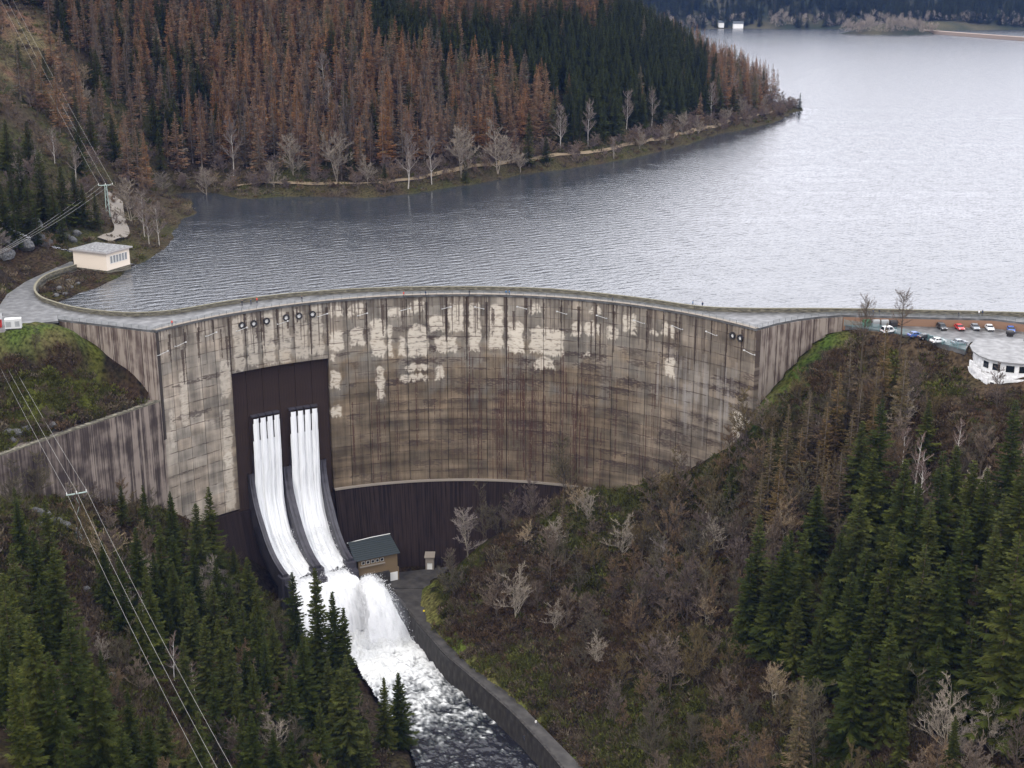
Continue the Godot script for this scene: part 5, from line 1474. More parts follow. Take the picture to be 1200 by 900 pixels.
	for i in SPL.size():
		var p: Array = SPL[i]
		var s: float = p[2] / 20.0 * 1.2
		tree(green[i % 6], gm[(i * 7) % 5], "spruce_tree", left_label(p[0], p[1], p[2]), "tree", "spruces on the left valley slope", p[0], p[1], Vector3(s * 0.95, s, s * 0.95), 0.3)
		place.call(p[0], p[1])
	for i in SPR.size():
		var p: Array = SPR[i]
		var s: float = p[2] / 20.0 * 1.16
		var big: bool = i == 9
		tree(green[(i * 5 + 2) % 6], gm[2 if big else (i * 3) % 5], "spruce_tree", "largest bright green spruce at the right edge of the slope" if big else right_label("green spruce", p[0], p[1], p[2]), "tree", "spruces on the right bank", p[0], p[1], Vector3(s * 1.02, s, s * 1.02), 0.3)
		place.call(p[0], p[1])
	for i in LARCH.size():
		var p: Array = LARCH[i]
		var s: float = p[2] / 20.0
		tree(larch[i % 3], dmm[i % 3], "larch_tree", right_label("brown leafless larch", p[0], p[1], p[2]), "tree", "larches on the right bank", p[0], p[1], Vector3(s * 0.85, s, s * 0.85), 0.3)
		place.call(p[0], p[1])
	for i in BIRCH.size():
		var p: Array = BIRCH[i]
		var s: float = p[2] / 10.0
		tree(birch[i % 3], tm, "birch_tree", (left_label(p[0], p[1], p[2], "white-stemmed birch") if p[0] < 0 else right_label("white-stemmed birch", p[0], p[1], p[2])), "tree", "birches in the valley", p[0], p[1], Vector3(s * 0.8, s, s * 0.8), 0.2)
	for i in BARE.size():
		var p: Array = BARE[i]
		if p[2] < 3 or Geometry2D.is_point_in_polygon(Vector2(p[0], p[1]), river_poly) or Geometry2D.is_point_in_polygon(Vector2(p[0], p[1]), road_poly): continue
		var s: float = p[2] / 10.0
		tree(brown[i % 5] if i % 6 else pale[i % 3], dmm[i % 3], "bare_tree", (left_label(p[0], p[1], p[2], "leafless brown tree") if p[0] < -20 else right_label("leafless brown tree", p[0], p[1], p[2] * 1.6)), "tree", "bare trees on the valley slopes", p[0], p[1], Vector3(s, s, s), 0.2)
	# two slender trees beside the car park
	var slim := []
	for i in 2: slim.append(bare_mesh(260 + i, 1, 2.7, 30, Color(0.06, 0.048, 0.038), Color(0.10, 0.076, 0.058), 0.75, 0.45, 0.75))
	tree(slim[0], tm, "bare_tree", "slender leafless tree by the left end of the car park fence", "tree", "", 96.5, -362.0, Vector3(1.9, 2.5, 1.9), 0.4)
	tree(slim[1], tm, "bare_tree", "slender leafless tree in front of the parked white van", "tree", "", 107.4, -364.5, Vector3(2.0, 2.0, 2.0), 0.4)
	tree(brown[1], tm, "bare_tree", "small dark leafless tree beside the white equipment cabin", "tree", "", -129.4, -357.0, Vector3(0.5, 0.62, 0.5), 0.2)
	# more leafless trees over the right bank
	var cnt := 0
	var lst := []
	for t in 4000:
		if cnt >= 150: break
		var x := rng.randf_range(-20, 175)
		var z := rng.randf_range(-398, -225)
		if not in_front(x, z) or Vector2(x, z).distance_to(CC) > RAD - 6 and x < 66: continue
		var h := height(x, z)
		if h > -4.0 or h < -83.5 or (x < 12 and h < -78): continue
		if x > 116 and z < -330: continue
		if Geometry2D.is_point_in_polygon(Vector2(x, z), river_poly) or Geometry2D.is_point_in_polygon(Vector2(x, z), road_poly): continue
		if near(lst, x, z, 3.6) or near(taken, x, z, 2.5): continue
		if x > 74 and z < -352: continue
		lst.append(Vector2(x, z))
		var s := rng.randf_range(0.7, 1.75)
		var kind := rng.randi() % 8
		tree(pale[cnt % 3] if kind == 0 else brown[cnt % 5], dmm[cnt % 3], "bare_tree", right_label("leafless brown tree", x, z, s * 18.0), "tree", "bare trees on the valley slopes", x, z, Vector3(s, s * rng.randf_range(0.9, 1.3), s), 0.2)
		cnt += 1
	cnt = 0
	for t in 2000:
		if cnt >= 9: break
		var x := rng.randf_range(52, 130)
		var z := rng.randf_range(-322, -232)
		if x > -z * 0.40 or x < 60 + (z + 300) * 0.05 or (x < 78 and z > -262): continue
		var h := height(x, z)
		if h > -14 or near(taken, x, z, 4.5) or (x > 98 and z < -302): continue
		place.call(x, z)
		var s := rng.randf_range(0.8, 1.45)
		tree(green[cnt % 6], gm[cnt % 5], "spruce_tree", right_label("green spruce", x, z, s * 20.0), "tree", "spruces on the right bank", x, z, Vector3(s * 1.05, s, s * 1.05), 0.3)
		cnt += 1
	for t in 24:
		var x := rng.randf_range(64, 104)
		var z := rng.randf_range(-350, -322)
		if near(taken, x, z, 3.0): continue
		place.call(x, z)
		var s := rng.randf_range(0.8, 1.35)
		tree(larch[t % 3], dmm[t % 3], "larch_tree", right_label("brown leafless larch", x, z, s * 20.0), "tree", "larches on the right bank", x, z, Vector3(s * 0.9, s, s * 0.9), 0.3)
	cnt = 0
	for t in 900:
		if cnt >= 44: break
		var x := rng.randf_range(34, 100)
		var z := rng.randf_range(-378, -318)
		if not in_front(x, z) or (x < 66 and Vector2(x, z).distance_to(CC) > RAD - 5) or near(taken, x, z, 2.4): continue
		if x > 66 and z < -350: continue
		place.call(x, z)
		var s := rng.randf_range(1.3, 2.1)
		tree(brown[cnt % 5], dmm[cnt % 3], "bare_tree", right_label("leafless brown tree", x, z, s * 12.0), "tree", "bare trees on the valley slopes", x, z, Vector3(s * 0.85, s, s * 0.85), 0.2)
		cnt += 1
	# fill-in spruces on the left slope
	cnt = 0
	for t in 3000:
		if cnt >= 60: break
		var x := rng.randf_range(-125, -35)
		var z := rng.randf_range(-350, -195)
		if not in_front(x, z): continue
		var h := height(x, z)
		if h < -88.5 or h > -26: continue
		if Geometry2D.is_point_in_polygon(Vector2(x, z), river_poly): continue
		var wl := Geometry2D.get_closest_point_to_segment(Vector2(x, z), Vector2(-107, -313), Vector2(-52, -212)).distance_to(Vector2(x, z))
		if wl < 7.0 or near(taken, x, z, 4.0): continue
		if Vector2(x, z).distance_to(Vector2(-112, -318)) < 20: continue
		place.call(x, z)
		var s := rng.randf_range(0.6, 1.2)
		tree(green[cnt % 6], gm[cnt % 5], "spruce_tree", left_label(x, z, s * 20.0), "tree", "spruces on the left valley slope", x, z, Vector3(s * 0.95, s, s * 0.95), 0.3)
		cnt += 1
	cnt = 0
	for t in 3000:
		if cnt >= 55: break
		var x := rng.randf_range(-125, -35)
		var z := rng.randf_range(-352, -200)
		if not in_front(x, z) or near(taken, x, z, 2.2): continue
		var h := height(x, z)
		if h < -89.0 or h > -26 or Geometry2D.is_point_in_polygon(Vector2(x, z), river_poly): continue
		place.call(x, z)
		var s := rng.randf_range(0.7, 1.5)
		tree(pale[cnt % 3] if cnt % 4 == 0 else brown[cnt % 5], dmm[cnt % 3], "bare_tree", left_label(x, z, s * 16.0, "leafless brown tree"), "tree", "bare trees on the valley slopes", x, z, Vector3(s, s * 1.1, s), 0.2)
		cnt += 1
	# shore of the wooded hill
	for i in SHS.size():
		var p: Array = SHS[i]
		if p[1] < -1100: continue
		var s: float = p[2] / 20.0
		tree(green[i % 6], gm[i % 5], "spruce_tree", ("dark spruce on the left bank above the shore road" if p[0] < -140 else "dark spruce at the water side of the wooded hill"), "tree", "spruces by the lake shore", p[0], p[1], Vector3(s * 1.05, s, s * 1.05), 0.3)
		place.call(p[0], p[1])
	for i in SHB.size():
		var p: Array = SHB[i]
		if p[1] < -1100: continue
		var s: float = p[2] / 10.0
		if p[3] == 0: tree(fbirch[i % 2], tm, "birch_tree", "pale leafless birch at the lake shore under the wooded hill", "tree", "bare trees by the lake shore", p[0], p[1], Vector3(s * 0.8, s, s * 0.8), 0.2)
		else: tree(fpale[i % 3], tm, "bare_tree", "broad pale leafless tree at the lake shore under the wooded hill", "tree", "bare trees by the lake shore", p[0], p[1], Vector3(s * 0.95, s, s * 0.95), 0.2)
		place.call(p[0], p[1])
	var shore := 0
	for t in 3000:
		if shore >= 110: break
		var x := rng.randf_range(-205, 205)
		var zz := rng.randf_range(-1000, -420)
		if x < zz * 0.39: continue
		if x < -110 and zz > -590 and x > -122: continue
		var h := height(x, zz)
		if h < 0.4 or h > (8.5 if x > -150 else 60.0) or near(taken, x, zz, 3.2): continue
		if x < -150 and zz < -640: continue
		if Geometry2D.is_point_in_polygon(Vector2(x, zz), plaza_poly): continue
		if absf(x + 138) < 14 and zz > -475: continue
		place.call(x, zz)
		var s := rng.randf_range(0.45, 1.15)
		tree(fbrown[shore % 3] if shore % 5 else fpale[shore % 3], dmm[shore % 3], "shore_shrub", shore_label(x, zz), "shrub", "shrubs along the lake shore", x, zz, Vector3(s * 1.2, s, s * 1.2), 0.2)
		shore += 1
	var sline := smooth_line([Vector2(-150, -618), Vector2(-113, -606), Vector2(-64, -606), Vector2(-30, -636), Vector2(0, -674), Vector2(45, -717), Vector2(87, -776), Vector2(119, -836), Vector2(167, -906), Vector2(206, -994)], 2.6)
	for i in sline.size():
		var q: Vector2 = sline[i] + Vector2(rng.randf_range(-5, 2), -rng.randf_range(0.5, 15.0))
		var h := height(q.x, q.y)
		if h < 0.3 or near(taken, q.x, q.y, 2.0): continue
		place.call(q.x, q.y)
		var s := rng.randf_range(0.35, 0.95)
		tree(fbrown[i % 3], dmm[i % 3], "shore_shrub", shore_label(q.x, q.y), "shrub", "shrubs along the lake shore", q.x, q.y, Vector3(s * 1.4, s, s * 1.4), 0.2)
	print("near trees done ", get_child_count())
	# the forest on the hill: dead brown stand with a green one in it
	var gpoly := PackedVector2Array(GREEN)
	var cpoly := PackedVector2Array(CLEARING)
	var sites := []
	var st := 5.8
	var z := -1130.0
	while z < -560.0:
		var x := -330.0
		while x < 215.0:
			var px := x + rng.randf_range(-2.9, 2.9)
			var pz := z + rng.randf_range(-2.9, 2.9)
			x += st
			if px < pz * 0.40 - 12: continue   # far outside the view
			var h := height(px, pz)
			if h < 5.0 or (h < 9.0 and rng.randf() < 0.6): continue
			var incl := Geometry2D.is_point_in_polygon(Vector2(px, pz), cpoly)
			if incl and rng.randf() < 0.93: continue
			if px < -165 and pz > -650 and rng.randf() < 0.55: continue
			if near(taken, px, pz, 3.0): continue
			var inside := Geometry2D.is_point_in_polygon(Vector2(px + nz.get_noise_2d(px * 4, pz * 4) * 9.0, pz), gpoly)
			var isg := inside
			if not inside and rng.randf() < (0.05 if px > -150 else 0.3): isg = true
			if inside and rng.randf() < 0.03: isg = false
			sites.append([px, h, pz, isg, Vector3(px, h - 98.0, pz).length()])
		z += st
	sites.sort_custom(func(a, b): return a[4] < b[4])
	var k := [0, 0]
	var xf := [[], [], [], [], [], []]
	var cl := [[], [], [], [], [], []]
	for q in sites:
		var g: bool = q[3]
		var s := rng.randf_range(0.9, 1.42)
		if g: s = rng.randf_range(0.95, 1.25)
		var n: int = k[1 if g else 0]
		k[1 if g else 0] += 1
		var wd := s * (rng.randf_range(0.85, 1.15) if g else rng.randf_range(0.8, 1.1))
		if n < (110 if g else 280):
			if g: tree(green[n % 6], gm[n % 5], "spruce_tree", hill_label("green spruce", q[0], q[1]), "tree", "green spruces on the hill", q[0], q[2], Vector3(wd, s, wd), 0.3)
			else: tree(dead[n % 6], hmm[(n * 3) % 7], "dead_spruce_tree", hill_label("brown dead spruce", q[0], q[1]), "tree", "dead brown spruces on the hill", q[0], q[2], Vector3(wd, s, wd), 0.3)
		else:
			var i := (0 if g else 3) + rng.randi() % 3
			xf[i].append(Transform3D(Basis(Vector3.UP, rng.randf() * TAU).scaled(Vector3(wd, s, wd)), Vector3(q[0], q[1] - 0.3, q[2])))
			var v := rng.randf_range(0.75, 1.25)
			if g: cl[i].append(Color(v * 0.95, v, v * rng.randf_range(0.95, 1.3)))
			else:
				var gr := rng.randf()
				if gr < 0.25: cl[i].append(Color(v * 0.72, v * 0.88, v * 1.0))
				elif gr < 0.5: cl[i].append(Color(v * 1.2, v * 0.98, v * 0.72))
				elif gr < 0.58: cl[i].append(Color(v * 0.5, v * 0.72, v * 0.5))
				else: cl[i].append(Color(v, v * 0.98, v * 0.92))
	print("hill trees ", sites.size(), " ", k)
	for i in 6:
		if xf[i].size() == 0: continue
		scatter("hill_forest", (green if i < 3 else dead)[i % 3 * 2][1], M.leaf if i < 3 else M.vc, xf[i], cl[i])
		tag(get_child(get_child_count() - 1), "dense green spruce forest high on the wooded hill" if i < 3 else "dense brown dead forest high on the wooded hill", "forest")
	# far shore woods
	xf = [[], []]
	cl = [[], []]
	for t in 5200:
		var x := rng.randf_range(180, 1500)
		var zz := -2298.0 - pow(rng.randf(), 1.4) * 330.0
		var isl := t % 26 == 0
		if isl:
			x = rng.randf_range(500, 650); zz = rng.randf_range(-2184, -2116)
		var h := height(x, zz)
		if h < 0.8: continue
		var s := rng.randf_range(0.8, 1.35)
		var i := 1 if (isl or (h < 14 and rng.randf() < 0.5)) else 0
		if i == 1: s = rng.randf_range(1.0, 1.8)
		xf[i].append(Transform3D(Basis(Vector3.UP, rng.randf() * TAU).scaled(Vector3.ONE * s), Vector3(x, h - 0.3, zz)))
		var v := rng.randf_range(0.7, 1.2)
		cl[i].append(Color(v, v, v))
	scatter("far_forest", green[1][1], M.leaf, xf[0], cl[0])
	tag(get_child(get_child_count() - 1), "dark spruce forest on the far shore of the lake", "forest")
	scatter("far_bare_wood", pale[1][1], M.vc, xf[1], cl[1])
	tag(get_child(get_child_count() - 1), "leafless pale trees along the far lake shore", "forest")
	# undergrowth
	var sm := [scrub_mesh(1, 16, 2.2, 0.0), scrub_mesh(2, 22, 1.3, 0.75), scrub_mesh(3, 14, 0.8, 0.95)]
	var tones := [Color(0.078, 0.059, 0.043), Color(0.100, 0.077, 0.052), Color(0.080, 0.053, 0.032), Color(0.066, 0.068, 0.020), Color(0.118, 0.096, 0.064), Color(0.068, 0.052, 0.040)]
	xf = [[], [], []]
	cl = [[], [], []]
	for t in 90000:
		if xf[0].size() + xf[1].size() + xf[2].size() > 30000: break
		var x := rng.randf_range(-150, 175)
		var zz := rng.randf_range(-398, -190)
		if x < 0 and zz < -372: continue
		var f := in_front(x, zz)
		if f and x < 66 and x > -98 and Vector2(x, zz).distance_to(CC) > RAD - 1.5: continue
		if x < zz * 0.42 - 5 or x > -zz * 0.42 + 5: continue
		if Geometry2D.is_point_in_polygon(Vector2(x, zz), river_poly) or Geometry2D.is_point_in_polygon(Vector2(x, zz), road_poly): continue
		if x > 120 and zz < -334: continue
		if x < -98 and zz < -362: continue
		if x > 67 and x < 97 and Geometry2D.get_closest_point_to_segment(Vector2(x, zz), Vector2(68, -366.5), Vector2(95, -382)).distance_to(Vector2(x, zz)) < 7.0: continue
		var h := height(x, zz)
		if h > -2.0 or h < -89.0: continue
		if x > -45 and x < -20 and zz < -355: continue
		var pat := nz2.get_noise_2d(x * 2.2, zz * 2.2)
		var i := rng.randi() % 3
		if x > 66 and h > -12 and rng.randf() < 0.6: i = 2
		var tn: Color = tones[rng.randi() % 6]
		if pat > 0.08 and rng.randf() < 0.7: tn = tones[3] if rng.randf() < 0.7 else Color(0.085, 0.092, 0.022)
		elif pat < -0.12 and rng.randf() < 0.6: tn = tones[2]
		var v := rng.randf_range(0.7, 1.3)
		xf[i].append(Transform3D(Basis(Vector3.UP, rng.randf() * TAU).scaled(Vector3.ONE * rng.randf_range(0.7, 2.0)), Vector3(x, h - 0.1, zz)))
		cl[i].append(tn * v * 0.85)
	# scrub on the hill shore and left bank
	for t in 26000:
		var x := rng.randf_range(-265, 210)
		var zz := rng.randf_range(-1010, -395)
		if x < zz * 0.40 - 5: continue
		if x < -140 and zz < -740: continue
		var h := height(x, zz)
		if h < 0.35 or (h > 9 and x > -140): continue
		if Geometry2D.is_point_in_polygon(Vector2(x, zz), plaza_poly): continue
		if Vector2(x, zz).distance_to(Vector2(-138, -452)) < 10: continue
		var i := rng.randi() % 3
		var v := rng.randf_range(0.7, 1.3)
		var tn: Color = tones[rng.randi() % 6]
		xf[i].append(Transform3D(Basis(Vector3.UP, rng.randf() * TAU).scaled(Vector3.ONE * rng.randf_range(0.7, 1.9)), Vector3(x, h - 0.1, zz)))
		cl[i].append(tn * v)
	for i in 3:
		scatter("undergrowth", sm[i], M.vc, xf[i], cl[i])
		tag(get_child(get_child_count() - 1), ["tall leafless brush covering the valley slopes", "low brown brambles covering the valley slopes", "dead bracken and moss carpeting the valley slopes"][i], "undergrowth")
	# boulders
	var rk := []
	for i in 4: rk.append(rock_mesh(i))
	for i in ROCKS.size():
		var p: Array = ROCKS[i]
		var lab := "grey boulder on the rocky ridge below the training wall"
		if i > 8: lab = "grey boulder lying on the valley slopes near the dam"
		if i > 17: lab = "grey rock outcrop on the left lake bank beside the road"
		var o := thing("boulder", lab, "rock", Vector3(p[0], height(p[0], p[1]) + p[2] * 0.1, p[1]), rng.randf() * TAU, "boulders")
		o.scale = Vector3.ONE * p[2] * 0.8
		part(o, "stone", rk[i % 4], M.rock)
# ---------------------------------------------------------------- scene
func materials() -> void:
	M.vc = mat(Color.WHITE, 0.9, true)
	M.vc2 = mat(Color(0.90, 0.90, 0.94), 0.9, true)
	M.vc3 = mat(Color(1.0, 0.95, 0.86), 0.9, true)
	M.leaf = mat(Color.WHITE, 0.75, true)
	M.leaf2 = mat(Color(0.92, 0.94, 0.86), 0.75, true)
	M.leaf3 = mat(Color(1.0, 1.0, 0.92), 0.75, true)
	M.vc4 = mat(Color(0.80, 0.87, 0.92), 0.9, true)
	M.vc5 = mat(Color(1.0, 0.90, 0.74), 0.9, true)
	M.leaf4 = mat(Color(0.84, 0.88, 0.80), 0.75, true)
	M.leaf5 = mat(Color(0.82, 0.86, 0.78), 0.75, true)
	for k in ["vc", "vc2", "vc3", "vc4", "vc5", "leaf", "leaf2", "leaf3", "leaf4", "leaf5"]: M[k].metallic_specular = 0.12
	M.foam = mat(Color.WHITE, 0.7, true)
	var nt := noise_tex(0.012, 5, 0.35, 1.25, 21)
	M.conc = mat(Color8(124, 116, 106), 0.85)
	M.parapet = mat(Color(1, 1, 1), 0.9)
	M.parapet.albedo_texture = noise_tex(0.02, 5, 0.14, 0.50, 62)
	M.parapet.albedo_color = Color(1.0, 0.96, 0.84)
	M.parapet.uv1_triplanar = true; M.parapet.uv1_world_triplanar = true; M.parapet.uv1_scale = Vector3(0.05, 0.2, 0.05)
	M.coping = mat(Color8(104, 100, 84), 0.9)
	M.wing = mat(Color(1, 1, 1), 0.9)
	M.wing.albedo_texture = stained(63, Color8(128, 118, 108), Color8(72, 60, 54), 0.45, 512, 256)
	M.brownwall = mat(Color8(118, 92, 74), 0.9)
	M.wetconc = mat(Color(1.0, 0.95, 0.90), 0.8)
	M.wetconc.albedo_texture = noise_tex(0.012, 5, 0.10, 0.27, 64)
	M.wetconc.uv1_triplanar = true; M.wetconc.uv1_world_triplanar = true; M.wetconc.uv1_scale = Vector3(0.12, 0.04, 0.12)
	M.asphalt = mat(Color(1, 1, 1), 0.42)
	M.asphalt.albedo_texture = noise_tex(0.02, 5, 0.20, 0.44, 33)
	M.asphalt.uv1_triplanar = true; M.asphalt.uv1_world_triplanar = true; M.asphalt.uv1_scale = Vector3.ONE * 0.03
	M.road = mat(Color(1.0, 0.96, 0.92), 0.7)
	M.road.albedo_texture = noise_tex(0.008, 4, 0.15, 0.27, 65)
	M.road.uv1_triplanar = true; M.road.uv1_world_triplanar = true; M.road.uv1_scale = Vector3.ONE * 0.06
	M.white = mat(Color8(205, 204, 200), 0.5)
	M.whitewall = mat(Color(1, 1, 1), 0.8)
	M.whitewall.albedo_texture = noise_tex(0.01, 5, 0.68, 0.90, 71)
	M.whitewall.uv1_triplanar = true; M.whitewall.uv1_scale = Vector3.ONE * 0.12
	M.cream = mat(Color8(205, 193, 178), 0.85)
	M.tan = mat(Color8(104, 88, 66), 0.85)
	M.red = mat(Color8(150, 32, 30), 0.6)
	M.green = mat(Color8(40, 82, 48), 0.5)
	M.grey = mat(Color8(120, 122, 122), 0.5)
	M.dark = mat(Color8(38, 36, 36), 0.6)
	M.roof = mat(Color8(140, 136, 134), 0.8)
	M.felt = mat(Color(1, 1, 1), 0.7)
	M.felt.albedo_texture = noise_tex(0.015, 4, 0.22, 0.58, 73)
	M.felt.uv1_triplanar = true; M.felt.uv1_scale = Vector3.ONE * 0.1
	M.roofgrey = mat(Color(1, 1, 1), 0.6)
	M.roofgrey.albedo_texture = noise_tex(0.012, 4, 0.36, 0.52, 74)
	M.roofgrey.uv1_triplanar = true; M.roofgrey.uv1_scale = Vector3.ONE * 0.06
	M.slate = mat(Color8(44, 50, 52), 0.5)
	M.glass = mat(Color8(26, 30, 34), 0.08)
	M.rail = mat(Color8(92, 96, 96), 0.5)
	M.fence = mat(Color8(96, 128, 130), 0.5)
	M.wire = mat(Color8(150, 148, 144), 0.5)
	M.mast = mat(Color8(150, 166, 160), 0.5)
	M.wood = mat(Color8(70, 58, 50), 0.9)
	M.rock = mat(Color(1, 1, 1), 0.9)
	M.rock.albedo_texture = noise_tex(0.02, 5, 0.10, 0.46, 75)
	M.rock.uv1_triplanar = true; M.rock.uv1_scale = Vector3.ONE * 0.4
	var soil := mat(Color(1, 1, 1), 0.95, true)
	soil.albedo_texture = noise_tex(0.03, 5, 0.15, 1.55, 76, 512)
	soil.uv1_triplanar = true; soil.uv1_world_triplanar = true; soil.uv1_scale = Vector3.ONE * 0.05
	soil.metallic_specular = 0.12
	M.soil = soil
	M.lampgrey = mat(Color8(176, 176, 174), 0.5)
	var wm := mat(lin(0.022, 0.026, 0.031), 0.2)
	wm.metallic_specular = 0.5
	wm.normal_enabled = true
	wm.normal_texture = wave_normals()
	wm.normal_scale = 1.0
	wm.uv1_triplanar = true; wm.uv1_world_triplanar = true; wm.uv1_scale = Vector3.ONE / 64.0
	M.lake = wm
# wind ripples: a sum of waves that repeat exactly over the tile
func wave_normals() -> ImageTexture:
	var n := 512
	var r := RandomNumberGenerator.new()
	r.seed = 303
	var tab := PackedFloat32Array()
	for i in n: tab.push_back(cos(TAU * i / n))
	var gx := PackedFloat32Array()
	var gy := PackedFloat32Array()
	gx.resize(n * n); gy.resize(n * n)
	for w in 34:
		var wn := 12.0 * pow(9.0, w / 33.0)
		var an := deg_to_rad(62.0) + r.randfn(0, 0.5)
		var kx := int(round(wn * cos(an)))
		var ky := int(round(wn * sin(an)))
		var ph := r.randi() % n
		var sl := 0.018 * r.randf_range(0.6, 1.3)
		var ax := sl * cos(an)
		var ay := sl * sin(an)
		for y in n:
			var p := (ky * y + ph) % n
			if p < 0: p += n
			for x in n:
				var q := tab[(p + kx * x) & 511]
				gx[y * n + x] += ax * q
				gy[y * n + x] += ay * q
	var by := PackedByteArray()
	by.resize(n * n * 3)
	for i in n * n:
		var v := Vector3(-gx[i], gy[i], 1).normalized()
		by[i * 3] = int(127.5 + 127.5 * v.x); by[i * 3 + 1] = int(127.5 + 127.5 * v.y); by[i * 3 + 2] = int(127.5 + 127.5 * v.z)
	return ImageTexture.create_from_image(Image.create_from_data(n, n, false, Image.FORMAT_RGB8, by))

# the lake: the same water, ruffled more or less by the wind; calm in the lee of the wooded hill and in drifting lanes
func lake_surface(poly: PackedVector2Array) -> void:
	var shore := PackedVector2Array([Vector2(-190, -600), Vector2(-150, -612), Vector2(-113, -603), Vector2(-64, -603), Vector2(-30, -633), Vector2(0, -670), Vector2(45, -713), Vector2(87, -772), Vector2(119, -832), Vector2(167, -902), Vector2(207, -994)])
	var near_box := PackedVector2Array([Vector2(-260, -1010), Vector2(430, -1010), Vector2(430, -372), Vector2(-260, -372)])
	var bands := []
	for k in 7: bands.append(MB.new())
	for p in Geometry2D.clip_polygons(poly, near_box):
		var id := Geometry2D.triangulate_polygon(p)
		for i in range(0, id.size(), 3): bands[6].tri(p3(p[id[i]], 0), p3(p[id[i + 1]], 0), p3(p[id[i + 2]], 0))
	var st := 5.0
	for j in 128:
		for i in 138:
			var x := -260.0 + i * st
			var z := -1010.0 + j * st
			if z > -372.0 - st: continue
			var c := Vector2(x + st * 0.5, z + st * 0.5)
			var d := 999.0
			for q in shore.size() - 1: d = minf(d, Geometry2D.get_closest_point_to_segment(c, shore[q], shore[q + 1]).distance_to(c))
			var lee := lerpf(95.0, 26.0, clampf((c.x + 90.0) / 200.0, 0, 1))
			var k := clampf(d / lee + nz2.get_noise_2d(c.x * 2.0, c.y * 5.0) * 0.35, 0, 1)
			var lane := nz2.get_noise_2d(c.x * 0.55 + 70, c.y * 1.9 - 40)
			if lane > 0.16: k = minf(k, maxf(0.72, 1.0 - (lane - 0.16) * 1.6))
			var bi := clampi(int(k * 6.99), 0, 6)
			var cell := PackedVector2Array([Vector2(x, z), Vector2(x + st, z), Vector2(x + st, z + st), Vector2(x, z + st)])
			var whole := true
			for v in cell:
				if not Geometry2D.is_point_in_polygon(v, poly): whole = false
			if whole: bands[bi].quad(p3(cell[0], 0), p3(cell[1], 0), p3(cell[2], 0), p3(cell[3], 0))
			else:
				for p in Geometry2D.intersect_polygons(cell, poly):
					var id := Geometry2D.triangulate_polygon(p)
					for w in range(0, id.size(), 3): bands[bi].tri(p3(p[id[w]], 0), p3(p[id[w + 1]], 0), p3(p[id[w + 2]], 0))
	for k in 7:
		if bands[k].v.size() == 0: continue
		var m: StandardMaterial3D = M.lake.duplicate()
		m.normal_scale = [0.28, 0.4, 0.52, 0.64, 0.76, 0.88, 1.0][k]
		m.roughness = [0.06, 0.08, 0.10, 0.13, 0.16, 0.18, 0.2][k]
		ground("lake_water", bands[k].mesh(), m)
func drape(m: MB, a: Vector2, b: Vector2, o: Vector2, up: float) -> void:
	for k in 4:
		var s := o * (-1.0 + 0.5 * k)
		var e := o * (-0.5 + 0.5 * k)
		m.quad(p3(a + s, height(a.x + s.x, a.y + s.y) + up), p3(a + e, height(a.x + e.x, a.y + e.y) + up), p3(b + e, height(b.x + e.x, b.y + e.y) + up), p3(b + s, height(b.x + s.x, b.y + s.y) + up))
func strip(left: Array, right: Array, y: float, th: float) -> ArrayMesh:
	var poly := PackedVector2Array()
	for p in left: poly.push_back(p)
	var b := right.duplicate()
	b.reverse()
	for p in b: poly.push_back(p)
	var m := MB.new()
	m.prism_y(Transform3D.IDENTITY, poly, y - th, y)
	return m.mesh()

